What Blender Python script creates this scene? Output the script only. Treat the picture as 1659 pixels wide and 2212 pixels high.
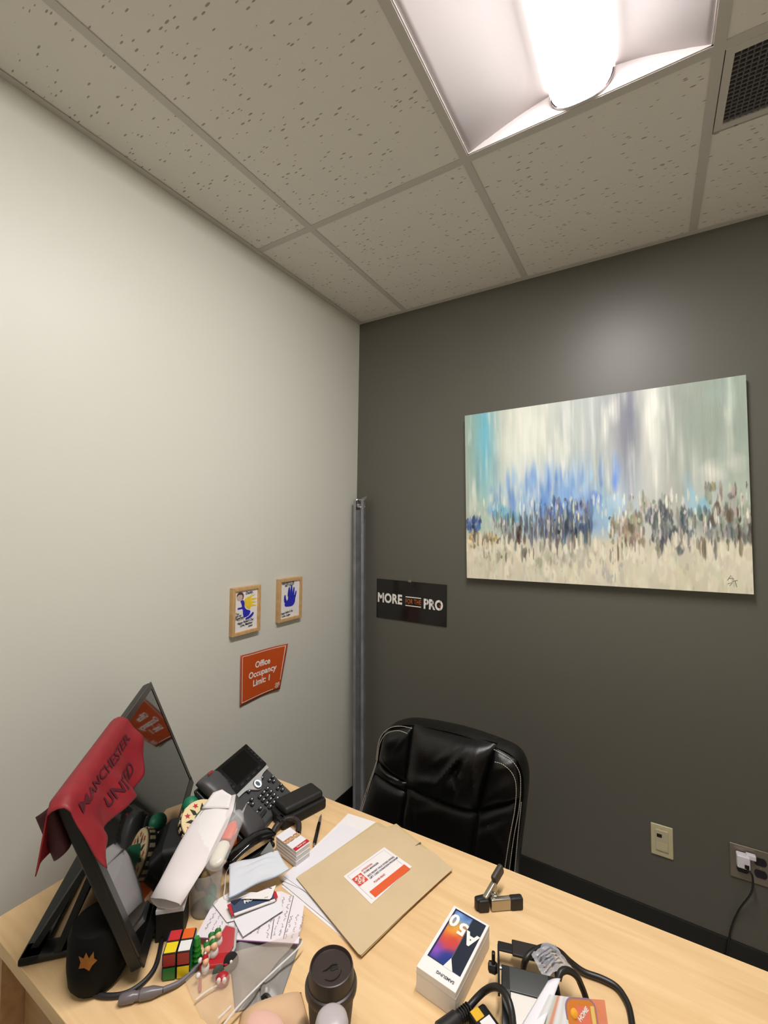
import bpy, math, random
import numpy as np
from mathutils import Vector, Matrix
random.seed(7); np.random.seed(7)
scene = bpy.context.scene
for o in list(bpy.data.objects): bpy.data.objects.remove(o, do_unlink=True)
COL = scene.collection

# ------------------------------------------------------------------ camera
FPX, IW, IH = 942.18, 1659.0, 2212.0
CAM = Vector((1.38051, -1.96588, 1.53934))
CR = Vector((0.85287028, 0.5219025, 0.01516811))
CU = Vector((-0.00143099, -0.02671424, 0.99964209))
CW = Vector((-0.52212091, 0.85258673, 0.02203695))
cam_data = bpy.data.cameras.new('camera')
cam = bpy.data.objects.new('camera', cam_data); COL.objects.link(cam)
cam_data.sensor_fit = 'HORIZONTAL'; cam_data.sensor_width = 36.0
cam_data.lens = FPX / IW * 36.0
cam_data.clip_start = 0.02
M3 = Matrix((CR, CU, -CW)).transposed()
cam.matrix_world = Matrix.Translation(CAM) @ M3.to_4x4()
scene.camera = cam

# ------------------------------------------------------------------ world, exposure
world = bpy.data.worlds.new('world'); scene.world = world
world.use_nodes = True
world.node_tree.nodes['Background'].inputs[0].default_value = (0.02, 0.02, 0.02, 1)
world.node_tree.nodes['Background'].inputs[1].default_value = 0.0
vs = scene.view_settings
vs.view_transform = 'Standard'; vs.look = 'None'; vs.gamma = 1.0; vs.use_curve_mapping = False
vs.exposure = 0.12
LAMP = 71.0                       # radiance of the ceiling lamp's diffuser
LAMP_SIDE = 4.5
LAMP_COL = (1.0, 0.965, 0.955)

H = 2.6306        # ceiling
DZ = 0.74         # desk top
RX, RY = 2.75, -2.95   # far walls of the room

# ------------------------------------------------------------------ measuring helpers (real planes in the room)
def ray(x, y): return CW + CR * ((x - 829.5) / FPX) - CU * ((y - 1106.0) / FPX)
def at(x, y, z=DZ):
    d = ray(x, y); return CAM + d * ((z - CAM.z) / d.z)
def aty(x, y, Y):
    d = ray(x, y); return CAM + d * ((Y - CAM.y) / d.y)

# ------------------------------------------------------------------ materials
def lin(c):
    r = []
    for v in c[:3]:
        v = v / 255.0
        r.append(v / 12.92 if v <= 0.04045 else ((v + 0.055) / 1.055) ** 2.4)
    return (r[0], r[1], r[2], 1.0)
MATS = {}
def mat(name, c, rough=0.5, metal=0.0, spec=0.5, bump=0.0, bscale=200.0, alpha=1.0, trans=0.0, emis=0.0, ecol=None, var=0.0, vscale=20.0, coat=0.0, stretch=None):
    if name in MATS: return MATS[name]
    m = bpy.data.materials.new(name); m.use_nodes = True
    nt = m.node_tree; b = nt.nodes['Principled BSDF']
    b.inputs['Base Color'].default_value = lin(c)
    b.inputs['Roughness'].default_value = rough
    b.inputs['Metallic'].default_value = metal
    b.inputs['Specular IOR Level'].default_value = spec
    b.inputs['Alpha'].default_value = alpha
    b.inputs['Transmission Weight'].default_value = trans
    b.inputs['Coat Weight'].default_value = coat
    if emis:
        b.inputs['Emission Color'].default_value = ecol or lin(c); b.inputs['Emission Strength'].default_value = emis
    if bump or var:
        tc = nt.nodes.new('ShaderNodeTexCoord'); src = tc.outputs['Object']
        if stretch:
            mp = nt.nodes.new('ShaderNodeMapping'); mp.inputs['Scale'].default_value = stretch
            nt.links.new(src, mp.inputs[0]); src = mp.outputs[0]
    if bump:
        n = nt.nodes.new('ShaderNodeTexNoise'); n.inputs['Scale'].default_value = bscale; n.inputs['Detail'].default_value = 3
        nt.links.new(src, n.inputs['Vector'])
        bp = nt.nodes.new('ShaderNodeBump'); bp.inputs['Strength'].default_value = bump; bp.inputs['Distance'].default_value = 0.002
        nt.links.new(n.outputs[0], bp.inputs['Height']); nt.links.new(bp.outputs[0], b.inputs['Normal'])
    if var:
        n = nt.nodes.new('ShaderNodeTexNoise'); n.inputs['Scale'].default_value = vscale; n.inputs['Detail'].default_value = 4
        nt.links.new(src, n.inputs['Vector'])
        r = nt.nodes.new('ShaderNodeValToRGB'); k = lin(c)
        r.color_ramp.elements[0].position = 0.3; r.color_ramp.elements[1].position = 0.7
        r.color_ramp.elements[0].color = tuple(max(0, k[i] * (1 - var)) for i in range(3)) + (1,)
        r.color_ramp.elements[1].color = tuple(min(1, k[i] * (1 + var)) for i in range(3)) + (1,)
        nt.links.new(n.outputs[0], r.inputs[0]); nt.links.new(r.outputs[0], b.inputs['Base Color'])
    MATS[name] = m; return m

def tile_mat():
    m = bpy.data.materials.new('fissured_tile'); m.use_nodes = True
    nt = m.node_tree; b = nt.nodes['Principled BSDF']; b.inputs['Roughness'].default_value = 0.95; b.inputs['Specular IOR Level'].default_value = 0.1
    tc = nt.nodes.new('ShaderNodeTexCoord')
    mp = nt.nodes.new('ShaderNodeMapping'); mp.inputs['Scale'].default_value = (44, 150, 44); mp.inputs['Rotation'].default_value = (0, 0, 0.15)
    nt.links.new(tc.outputs['Object'], mp.inputs[0])
    dn = nt.nodes.new('ShaderNodeTexNoise'); dn.inputs['Scale'].default_value = 30; nt.links.new(tc.outputs['Object'], dn.inputs['Vector'])
    mx = nt.nodes.new('ShaderNodeMixRGB'); mx.inputs[0].default_value = 0.0
    vo = nt.nodes.new('ShaderNodeTexVoronoi'); vo.inputs['Scale'].default_value = 1.0; vo.inputs['Randomness'].default_value = 1.0
    nt.links.new(mp.outputs[0], vo.inputs['Vector'])
    # only some of the cells carry a fissure, each of its own size
    sp = nt.nodes.new('ShaderNodeSeparateColor'); nt.links.new(vo.outputs['Color'], sp.inputs[0])
    sz = nt.nodes.new('ShaderNodeMapRange'); sz.inputs[1].default_value = 0.62; sz.inputs[2].default_value = 1.0; sz.inputs[3].default_value = 0.0; sz.inputs[4].default_value = 0.34
    nt.links.new(sp.outputs[0], sz.inputs[0])
    lt = nt.nodes.new('ShaderNodeMath'); lt.operation = 'SUBTRACT'; nt.links.new(vo.outputs['Distance'], lt.inputs[0]); nt.links.new(sz.outputs[0], lt.inputs[1])
    ss = nt.nodes.new('ShaderNodeMapRange'); ss.inputs[1].default_value = -0.06; ss.inputs[2].default_value = 0.04; ss.inputs[3].default_value = 0.0; ss.inputs[4].default_value = 1.0
    nt.links.new(lt.outputs[0], ss.inputs[0])
    rp = nt.nodes.new('ShaderNodeValToRGB'); rp.color_ramp.elements[0].color = lin((162, 156, 146)); rp.color_ramp.elements[1].color = lin((226, 222, 214))
    nt.links.new(ss.outputs[0], rp.inputs[0])
    nt.links.new(rp.outputs[0], b.inputs['Base Color'])
    fn = nt.nodes.new('ShaderNodeTexNoise'); fn.inputs['Scale'].default_value = 130; fn.inputs['Detail'].default_value = 4; nt.links.new(tc.outputs['Object'], fn.inputs['Vector'])
    ad = nt.nodes.new('ShaderNodeMath'); ad.operation = 'MULTIPLY_ADD'; ad.inputs[1].default_value = 0.45
    nt.links.new(fn.outputs[0], ad.inputs[0]); nt.links.new(ss.outputs[0], ad.inputs[2])
    bp = nt.nodes.new('ShaderNodeBump'); bp.inputs['Strength'].default_value = 0.55; bp.inputs['Distance'].default_value = 0.002
    nt.links.new(ad.outputs[0], bp.inputs['Height']); nt.links.new(bp.outputs[0], b.inputs['Normal'])
    return m

def wood_mat(name, c1, c2, scale=(2.2, 26, 26), rough=0.38):
    m = bpy.data.materials.new(name); m.use_nodes = True
    nt = m.node_tree; b = nt.nodes['Principled BSDF']; b.inputs['Roughness'].default_value = rough
    tc = nt.nodes.new('ShaderNodeTexCoord'); mp = nt.nodes.new('ShaderNodeMapping'); mp.inputs['Scale'].default_value = scale
    nt.links.new(tc.outputs['Object'], mp.inputs[0])
    n = nt.nodes.new('ShaderNodeTexNoise'); n.inputs['Scale'].default_value = 2.0; n.inputs['Detail'].default_value = 6; n.inputs['Distortion'].default_value = 0.6
    nt.links.new(mp.outputs[0], n.inputs['Vector'])
    r = nt.nodes.new('ShaderNodeValToRGB'); r.color_ramp.elements[0].position = 0.3; r.color_ramp.elements[1].position = 0.7
    r.color_ramp.elements[0].color = lin(c1); r.color_ramp.elements[1].color = lin(c2)
    nt.links.new(n.outputs[0], r.inputs[0]); nt.links.new(r.outputs[0], b.inputs['Base Color'])
    return m

def attr_mat(name, rough=0.5, bump=0.0):
    m = bpy.data.materials.new(name); m.use_nodes = True
    nt = m.node_tree; b = nt.nodes['Principled BSDF']; b.inputs['Roughness'].default_value = rough
    a = nt.nodes.new('ShaderNodeAttribute'); a.attribute_name = 'paint'
    nt.links.new(a.outputs['Color'], b.inputs['Base Color'])
    if bump:
        tc = nt.nodes.new('ShaderNodeTexCoord'); mp = nt.nodes.new('ShaderNodeMapping'); mp.inputs['Scale'].default_value = (160, 40, 40)
        n = nt.nodes.new('ShaderNodeTexNoise'); n.inputs['Detail'].default_value = 3
        nt.links.new(tc.outputs['Object'], mp.inputs[0]); nt.links.new(mp.outputs[0], n.inputs['Vector']); n.inputs['Scale'].default_value = 1.0
        bp = nt.nodes.new('ShaderNodeBump'); bp.inputs['Strength'].default_value = bump; bp.inputs['Distance'].default_value = 0.002
        nt.links.new(n.outputs[0], bp.inputs['Height']); nt.links.new(bp.outputs[0], b.inputs['Normal'])
    return m

M_WALL = mat('sage_paint', (213, 212, 201), 0.42, spec=0.35, bump=0.06, bscale=260)
M_DARK = mat('charcoal_paint', (97, 95, 86), 0.40, spec=0.42, bump=0.06, bscale=260)
M_TILE = tile_mat()
M_TEE = mat('grid_paint', (196, 192, 184), 0.6)
M_BASE = mat('black_vinyl', (18, 17, 16), 0.4)
M_FLOOR = mat('cream_vinyl_tile', (190, 184, 170), 0.35, var=0.12, vscale=18)
M_WHITE = mat('white_enamel', (232, 228, 224), 0.55)
M_DESK = wood_mat('maple_laminate', (222, 184, 134), (236, 202, 152))
M_DESK_SHADE = wood_mat('maple_shaded', (180, 140, 98), (200, 160, 116))  # same maple as the desktop, darkened so the panels' shade is in the colour
M_BLK = mat('black_plastic', (14, 14, 14), 0.42)
M_BLKM = mat('matte_black', (9, 9, 9), 0.65)
M_GLOSS = mat('gloss_black', (10, 10, 10), 0.08, spec=0.6)
M_PAPER = mat('white_paper', (235, 230, 228), 0.8)
M_INK = mat('dark_ink', (40, 40, 48), 0.8)
M_GREYINK = mat('grey_ink', (150, 146, 152), 0.8)
M_ORANGE = mat('orange_print', (214, 84, 24), 0.55)
M_RED = mat('red_print', (190, 34, 44), 0.5)
M_TXTW = mat('white_print', (240, 236, 228), 0.6)
M_CHROME = mat('bright_metal', (200, 198, 192), 0.25, metal=1.0)
M_LEATHER = mat('black_leather', (15, 14, 14), 0.32, spec=0.5, bump=0.25, bscale=420)
M_THREAD = mat('cream_thread', (190, 182, 165), 0.8)
M_CLEAR = mat('clear_plastic', (235, 235, 235), 0.12, alpha=0.22, spec=0.6)
M_RUBBER = mat('black_rubber', (24, 22, 22), 0.5)

# ------------------------------------------------------------------ mesh builder
ROOT = {}
def tag(o, label=None, cat=None, group=None, kind=None):
    if label: o['label'] = label
    if cat: o['category'] = cat
    if group: o['group'] = group
    if kind: o['kind'] = kind
    return o
def thing(name, label, cat, loc=(0, 0, 0), rotz=0.0, group=None, kind=None):
    o = bpy.data.objects.new(name, None); COL.objects.link(o); o.empty_display_size = 0.05
    o.location = loc; o.rotation_euler = (0, 0, rotz); tag(o, label, cat, group, kind)
    ROOT[o.name] = Matrix.Translation(Vector(loc)) @ Matrix.Rotation(rotz, 4, 'Z')
    return o
I4 = Matrix.Identity(4)
def frame(o, x, y, z=None):
    """matrix with origin o and axes x, y"""
    x = Vector(x).normalized(); y = Vector(y); z = x.cross(y).normalized(); y = z.cross(x)
    m = Matrix((x, y, z)).transposed().to_4x4(); m.translation = Vector(o); return m
def smooth_path(P, n=8, closed=False):
    P = [Vector(p) for p in P]; out = []; L = len(P)
    rng = range(L if closed else L - 1)
    for i in rng:
        p0 = P[(i - 1) % L] if closed or i > 0 else P[0]; p1 = P[i]; p2 = P[(i + 1) % L]
        p3 = P[(i + 2) % L] if closed or i + 2 < L else P[-1]
        for k in range(n):
            t = k / n
            out.append(0.5 * ((2 * p1) + (-p0 + p2) * t + (2 * p0 - 5 * p1 + 4 * p2 - p3) * t * t + (-p0 + 3 * p1 - 3 * p2 + p3) * t ** 3))
    if not closed: out.append(P[-1])
    return out
class MB:
    def __init__(s): s.v = []; s.f = []
    def add(s, V, F, M=I4):
        k = len(s.v); s.v += [M @ Vector(p) for p in V]; s.f += [tuple(i + k for i in f) for f in F]; return s
    def box(s, c, d, M=I4):
        x, y, z = c; a, b, e = d[0] / 2, d[1] / 2, d[2] / 2
        V = [(x + i * a, y + j * b, z + k * e) for k in (-1, 1) for j in (-1, 1) for i in (-1, 1)]
        return s.add(V, [(0, 2, 3, 1), (4, 5, 7, 6), (0, 1, 5, 4), (2, 6, 7, 3), (0, 4, 6, 2), (1, 3, 7, 5)], M)
    def bb(s, p, q, M=I4):
        return s.box([(p[i] + q[i]) / 2 for i in range(3)], [abs(q[i] - p[i]) for i in range(3)], M)
    def prism(s, poly, z0, z1, M=I4):
        n = len(poly); a = sum(poly[i][0] * poly[(i + 1) % n][1] - poly[(i + 1) % n][0] * poly[i][1] for i in range(n))
        if a < 0: poly = poly[::-1]
        V = [(p[0], p[1], z0) for p in poly] + [(p[0], p[1], z1) for p in poly]
        F = [tuple(range(n - 1, -1, -1)), tuple(range(n, 2 * n))] + [(i, (i + 1) % n, n + (i + 1) % n, n + i) for i in range(n)]
        return s.add(V, F, M)
    def lathe(s, prof, n=24, M=I4, cap=True):
        V = []; F = []
        for r, z in prof:
            for k in range(n):
                a = 2 * math.pi * k / n; V.append((r * math.cos(a), r * math.sin(a), z))
        for i in range(len(prof) - 1):
            for k in range(n):
                F.append((i * n + k, i * n + (k + 1) % n, (i + 1) * n + (k + 1) % n, (i + 1) * n + k))
        if cap:
            F.append(tuple(range(n - 1, -1, -1))); L = (len(prof) - 1) * n; F.append(tuple(range(L, L + n)))
        return s.add(V, F, M)
    def tube(s, P, r, n=8, closed=False, M=I4, flat=None):
        P = [Vector(p) for p in P]; L = len(P); V = []; F = []
        up = None
        for i in range(L):
            if closed: t = P[(i + 1) % L] - P[i - 1]
            else: t = P[min(i + 1, L - 1)] - P[max(i - 1, 0)]
            if t.length < 1e-9: t = Vector((0, 0, 1))
            t.normalize()
            if up is None:
                up = Vector((0, 0, 1)) if abs(t.z) < 0.9 else Vector((1, 0, 0))
            a = t.cross(up).normalized(); up = a.cross(t).normalized()
            rr = r[i] if isinstance(r, (list, tuple)) else r
            for k in range(n):
                g = 2 * math.pi * k / n
                V.append(P[i] + a * math.cos(g) * rr + up * math.sin(g) * rr * (flat or 1.0))
        for i in range(L if closed else L - 1):
            j = (i + 1) % L
            for k in range(n): F.append((i * n + k, i * n + (k + 1) % n, j * n + (k + 1) % n, j * n + k))
        if not closed:
            F.append(tuple(range(n - 1, -1, -1))); F.append(tuple(range((L - 1) * n, L * n)))
        return s.add(V, F, M)
    def grid(s, fn, nu, nv, M=I4):
        V = [fn(i / nu, j / nv) for j in range(nv + 1) for i in range(nu + 1)]; w = nu + 1
        F = [(j * w + i, j * w + i + 1, (j + 1) * w + i + 1, (j + 1) * w + i) for j in range(nv) for i in range(nu)]
        return s.add(V, F, M)
    def ball(s, c, r, M=I4, n=14):
        rx, ry, rz = (r, r, r) if isinstance(r, (int, float)) else r
        V = []; F = []; m = n // 2 + 1
        for i in range(m + 1):
            t = math.pi * i / m
            for k in range(n):
                a = 2 * math.pi * k / n
                V.append((c[0] + rx * math.sin(t) * math.cos(a), c[1] + ry * math.sin(t) * math.sin(a), c[2] + rz * math.cos(t)))
        for i in range(m):
            for k in range(n): F.append((i * n + k, (i + 1) * n + k, (i + 1) * n + (k + 1) % n, i * n + (k + 1) % n))
        return s.add(V, F, M)
    def build(s, name, m, parent=None, smooth=False, bevel=0.0, seg=2, world=False, solid=0.0, sub=0):
        V = s.v
        if world and parent is not None:
            inv = ROOT[parent.name].inverted(); V = [inv @ p for p in V]
        me = bpy.data.meshes.new(name); me.from_pydata([tuple(p) for p in V], [], s.f); me.update()
        o = bpy.data.objects.new(name, me); COL.objects.link(o)
        if m: me.materials.append(m)
        if parent is not None: o.parent = parent
        ROOT[o.name] = ROOT[parent.name] if parent is not None else I4
        if smooth:
            for p in me.polygons: p.use_smooth = True
            me.set_sharp_from_angle(angle=math.radians(42))
        if solid:
            d = o.modifiers.new('solid', 'SOLIDIFY'); d.thickness = solid; d.offset = 0
        if bevel:
            d = o.modifiers.new('bevel', 'BEVEL'); d.width = bevel; d.segments = seg; d.limit_method = 'ANGLE'; d.angle_limit = math.radians(40)
            if not smooth:
                for p in me.polygons: p.use_smooth = True
                w = o.modifiers.new('wn', 'WEIGHTED_NORMAL'); w.keep_sharp = True
        if sub:
            d = o.modifiers.new('sub', 'SUBSURF'); d.levels = sub; d.render_levels = sub
        return o

def text(name, s, size, m, parent, M, align='CENTER', bold=0.0, xs=1.0, warp=None, shear=0.0, space=1.0, world=True):
    """lettering as a flat mesh; M maps text plane to world; warp(x,y)->point replaces M"""
    cu = bpy.data.curves.new(name, 'FONT'); cu.body = s; cu.size = size; cu.align_x = align; cu.align_y = 'CENTER'
    cu.offset = bold; cu.resolution_u = 3; cu.shear = shear; cu.space_character = space
    t = bpy.data.objects.new('tmp', cu); me = bpy.data.meshes.new_from_object(t)
    bpy.data.objects.remove(t); bpy.data.curves.remove(cu)
    b = MB()
    V = [(v.co.x * xs, v.co.y, 0) for v in me.vertices]
    if warp: V = [warp(p[0], p[1]) for p in V]; M = I4
    b.add(V, [tuple(p.vertices) for p in me.polygons], M); bpy.data.meshes.remove(me)
    return b.build(name, m, parent, world=world)

def colour_grid(name, arr, m, parent, fn, world=True):
    """arr[h,w,3] sRGB 0-255, row 0 at the bottom; fn(u,v)->point"""
    h, w, _ = arr.shape
    b = MB(); b.grid(fn, w - 1, h - 1)
    o = b.build(name, m, parent, world=world)
    a = np.clip(arr / 255.0, 0, 1); a = np.where(a <= 0.04045, a / 12.92, ((a + 0.055) / 1.055) ** 2.4)
    col = np.ones((h * w, 4), np.float32); col[:, :3] = a.reshape(-1, 3)
    at_ = o.data.attributes.new('paint', 'FLOAT_COLOR', 'POINT'); at_.data.foreach_set('color', col.ravel())
    return o

def struct(o): o['kind'] = 'structure'; return o

# ================================================================== THE SETTING
T = 0.12
FZ = 0.0
struct(MB().bb((-T, RY, FZ), (0, 0, H + .3)).build('wall_left', M_WALL))
struct(MB().bb((-T, 0, FZ), (RX + T, T, H + .3)).build('wall_back', M_DARK))
struct(MB().bb((RX, RY, FZ), (RX + T, 0, H + .3)).build('wall_right', M_WALL))
struct(MB().bb((-T, RY - T, FZ), (RX + T, RY, H + .3)).build('wall_front', M_WALL))
fl = struct(MB().bb((-T, RY - T, FZ - .1), (RX + T, T, FZ - .004)).build('floor', M_BLKM))
tile_me = None
for i in range(10):
    for j in range(11):
        x0, y0 = i * .3048, -j * .3048
        if x0 > RX - .02 or y0 < RY + .02: continue
        x1, y1 = min(x0 + .3038, RX), max(y0 - .3038, RY)
        if tile_me and x1 < RX and y1 > RY:
            o = bpy.data.objects.new('floor_tile', tile_me); COL.objects.link(o)
        else:
            o = MB().box(((x1 - x0) / 2, -(y0 - y1) / 2, -.002), (x1 - x0, y0 - y1, .004)).build('floor_tile', M_FLOOR)
            if not tile_me: tile_me = o.data
        o.location = (x0, y0, 0); o.parent = fl
BH = 0.105
def baseboard(name, p, q, nx, ny):
    # cove base: flat face with a small toe
    b = MB(); p = Vector(p); q = Vector(q); d = (q - p); L = d.length
    Mx = frame(p, d, (0, 0, 1)); s = 1 if Mx.col[2].xyz.dot(Vector((nx, ny, 0))) > 0 else -1
    prof = [(0, 0), (.014 * s, 0), (.006 * s, .016), (.005 * s, BH - .003), (.003 * s, BH), (0, BH)]
    V = [(0, b_, a) for a, b_ in prof] + [(L, b_, a) for a, b_ in prof]; n = len(prof)
    F = [tuple(range(n)), tuple(range(2 * n - 1, n - 1, -1))] + [(i, n + i, n + (i + 1) % n, (i + 1) % n) for i in range(n)]
    b.add(V, F, Mx); return struct(b.build(name, M_BASE))
baseboard('baseboard_left', (0, RY, 0), (0, 0, 0), 1, 0)
baseboard('baseboard_back', (0, 0, 0), (RX, 0, 0), 0, -1)
baseboard('baseboard_right', (RX, RY, 0), (RX, 0, 0), -1, 0)
baseboard('baseboard_front', (0, RY, 0), (RX, RY, 0), 0, 1)

# ceiling: slab above, hung tiles and grid bars below
ceil = struct(MB().bb((-T, RY - T, H + .3), (RX + T, T, H + .4)).build('ceiling', M_WHITE))
XT = [0.0, .2919, .9019, 1.5119, 2.1219, RX]
YT = [0.0, -.7461, -1.966, RY]
LX0, LX1 = XT[2] + .012, XT[3] - .012      # lamp bay
for i in range(5):
    for j in range(3):
        if i == 2 and j == 1: continue
        x0, x1 = XT[i] + .001, XT[i + 1] - .001
        y0, y1 = YT[j] - .001, YT[j + 1] + .001
        if i == 3 and j == 0: y1 = -.478
        b = MB().box((0, 0, .009), (x1 - x0, y0 - y1, .018))
        o = b.build('ceiling_tile', M_TILE, ceil); o.location = ((x0 + x1) / 2, (y0 + y1) / 2, H + .0025)
def tee(p, q, name='grid_bar', w=.012):
    p = Vector(p); q = Vector(q); d = q - p
    Mx = frame(p, d, (0, 0, 1)); L = d.length
    b = MB(); b.box((L / 2, .001, 0), (L, .002, 2 * w), Mx); b.box((L / 2, .016, 0), (L, .03, .0015), Mx)
    return b.build(name, M_TEE, ceil)
for x in XT[1:-1]: tee((x, RY, H), (x, 0, H))
for y in YT[1:-1]:
    for i in range(5):
        a = XT[i] + (.012 if i else 0); c = XT[i + 1] - (.012 if i < 4 else 0)
        tee((a, y, H), (c, y, H))
for p, q in (((0.011, RY, H - .0012), (0.011, 0, H - .0012)), ((.022, -.011, H - .0008), (RX - .022, -.011, H - .0008)), ((RX - .011, RY, H - .0012), (RX - .011, 0, H - .0012)), ((.022, RY + .011, H - .0008), (RX - .022, RY + .011, H - .0008))):
    tee(p, q, 'wall_angle', .011)

# ------------------------------------------------------------------ ceiling lamp
cy0, cy1 = YT[1] - .012, YT[2] + .012
lt = thing('ceiling_light', 'recessed white ceiling light panel with a glowing rounded centre diffuser', 'light', ((LX0 + LX1) / 2, (cy0 + cy1) / 2, H))
xc = 1.224; bw = .074; rc = .062
M_REFL = mat('satin_white_enamel', (206, 198, 197), 0.5)
b = MB()
for (p, q) in (((LX0, cy1, H + .001), (LX0 + .004, cy0, H + .02)), ((LX1 - .004, cy1, H + .001), (LX1, cy0, H + .02)), ((LX0, cy0 - .004, H + .001), (LX1, cy0, H + .02)), ((LX0, cy1, H + .001), (LX1, cy1 + .004, H + .02))):
    b.bb(p, q)
b.build('frame', M_REFL, lt, world=True)
for x0, x1 in ((LX0 + .003, xc - bw), (LX1 - .003, xc + bw)):
    def fn(u, v, x0=x0, x1=x1):
        return (x0 + (x1 - x0) * u, cy0 + (cy1 - cy0) * v, H + .003 + (rc - .003) * math.sin(u * math.pi / 2 * .8) / math.sin(math.pi / 2 * .8))
    MB().grid(fn, 14, 2).build('reflector_panel', M_REFL, lt, smooth=True, world=True, solid=.001)
for yy in (cy0 - .002, cy1 + .002):
    b = MB(); P = [(LX0 + .004, H + .002)]
    for k in range(15):
        u = k / 14; P.append((LX0 + .003 + (xc - bw - LX0 - .003) * u, H + .003 + (rc + .002) * math.sin(u * math.pi / 2 * .8) / math.sin(math.pi / 2 * .8)))
    for k in range(15):
        u = 1 - k / 14; P.append((LX1 - .003 + (xc + bw - LX1 + .003) * u, H + .003 + (rc + .002) * math.sin(u * math.pi / 2 * .8) / math.sin(math.pi / 2 * .8)))
    P.append((LX1 - .004, H + .002))
    b.prism([(p[0], p[1]) for p in P], -.001, .001, frame((0, yy, 0), (1, 0, 0), (0, 0, 1)))
    b.build('end_plate', M_REFL, lt, world=True)
prof = [(xc - bw + .148 * (.5 - .5 * math.cos(math.pi * k / 16)), H + rc - (rc - .001) * (1 - abs(math.cos(math.pi * k / 16)) ** 3.0) ** (1 / 2.4)) for k in range(17)]
ya, yb = cy0 - .012, cy1 + .012
n0 = len(prof)
M_LENS = mat('lamp_lens', (255, 250, 245), .5, emis=LAMP, ecol=LAMP_COL + (1,))
M_LENSS = mat('lamp_lens_side', (255, 250, 245), .5, emis=LAMP_SIDE, ecol=LAMP_COL + (1,))
def lens(name, k0, k1, m):
    b = MB(); b.add([(p[0], y, p[1]) for y in (ya, yb) for p in prof[k0:k1 + 1]], [(i, i + 1, k1 - k0 + 2 + i, k1 - k0 + 1 + i) for i in range(k1 - k0)])
    return b.build(name, m, lt, smooth=True, world=True)
lens('diffuser', 3, 13, M_LENS); lens('diffuser_side', 0, 3, M_LENSS); lens('diffuser_side', 13, 16, M_LENSS)
for yy, s in ((ya, 1), (yb, -1)):
    b = MB(); pr2 = [(xc + (p[0] - xc) * 1.03, p[1] - .002) for p in prof]
    V = [(p[0], yy, p[1]) for p in pr2] + [(p[0], yy + s * .009, p[1]) for p in pr2]
    F = [(i, i + 1, n0 + i + 1, n0 + i) for i in range(n0 - 1)] + [tuple(range(n0, 2 * n0))]
    b.add(V, F); b.build('diffuser_cap', M_REFL, lt, world=True)
b = MB().bb((LX0, cy1, H + .085), (LX1, cy0, H + .1)); b.build('housing', M_WHITE, lt, world=True)

# ------------------------------------------------------------------ air vent
vx0, vx1, vy0, vy1 = 1.526, 2.108, -.488, -.734
vt = thing('ceiling_vent', 'dark square-mesh air return grille set in the ceiling at the right edge', 'vent', ((vx0 + vx1) / 2, (vy0 + vy1) / 2, H))
b = MB(); f_ = .018
for p, q in (((vx0, vy1, H - .001), (vx1, vy1 + f_, H + .012)), ((vx0, vy0 - f_, H - .001), (vx1, vy0, H + .012)), ((vx0, vy1 + f_, H - .001), (vx0 + f_, vy0 - f_, H + .012)), ((vx1 - f_, vy1 + f_, H - .001), (vx1, vy0 - f_, H + .012))): b.bb(p, q)
b.build('frame', M_TEE, vt, world=True)
b = MB(); st = .0125
n = int((vx1 - vx0 - 2 * f_) / st)
for k in range(1, n + 1): b.bb((vx0 + f_ + k * st - .0012, vy1 + f_, H + .001), (vx0 + f_ + k * st + .0012, vy0 - f_, H + .010))
n = int((vy0 - vy1 - 2 * f_) / st)
for k in range(1, n + 1): b.bb((vx0 + f_, vy1 + f_ + k * st - .0018, H + .0005), (vx1 - f_, vy1 + f_ + k * st + .0018, H + .009))
tag(b.build('mesh_grille', mat('grille_grey', (96, 92, 92), .5), vt, world=True), kind='stuff')
MB().bb((vx0, vy1, H + .013), (vx1, vy0, H + .10)).build('duct_box', M_BLKM, vt, world=True)
# ================================================================== ON THE WALLS
# ------------------------------------------------------------------ painting
PWD, PHT = 1.026, .757
pc = Vector((.645 + PWD / 2 - .001, -.035, 1.3005 + PHT / 2 - .003))
pt = thing('canvas_painting', 'large abstract canvas with blue, grey and cream vertical strokes on the dark wall', 'painting', (pc.x, -.001, pc.z - PHT / 2))
ang = math.radians(1.45)
PM = frame((pc.x, -.035, pc.z), (math.cos(ang), 0, math.sin(ang)), (-math.sin(ang), 0, math.cos(ang)))
cw, ch = 460, 340
yy, xx = np.mgrid[0:ch, 0:cw]; U = xx / (cw - 1); V = yy / (ch - 1)
A = np.zeros((ch, cw, 3))
def lerpc(keys, t):
    ks = [k for k, _ in keys]; return np.stack([np.interp(t, ks, [c[i] for _, c in keys]) for i in range(3)], -1)
top = lerpc([(0, (160, 176, 164)), (.05, (140, 180, 178)), (.09, (118, 184, 200)), (.13, (150, 186, 188)), (.17, (196, 204, 192)), (.25, (218, 222, 208)), (.34, (200, 205, 194)), (.42, (186, 194, 188)), (.52, (176, 184, 182)), (.6, (160, 164, 166)), (.66, (128, 130, 142)), (.7, (196, 198, 192)), (.74, (212, 214, 204)), (.78, (160, 168, 160)), (.88, (150, 162, 150)), (1, (158, 172, 160))], U)
mid = lerpc([(0, (170, 180, 165)), (.08, (172, 192, 178)), (.15, (170, 190, 184)), (.25, (150, 180, 200)), (.35, (140, 172, 206)), (.45, (140, 175, 214)), (.56, (150, 178, 200)), (.62, (170, 190, 205)), (.7, (190, 195, 190)), (.78, (180, 182, 172)), (.88, (186, 196, 190)), (1, (175, 186, 172))], U)
low = lerpc([(0, (205, 200, 178)), (.2, (202, 198, 180)), (.4, (196, 194, 178)), (.6, (206, 200, 180)), (.8, (200, 196, 176)), (1, (212, 206, 186))], U)
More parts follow.
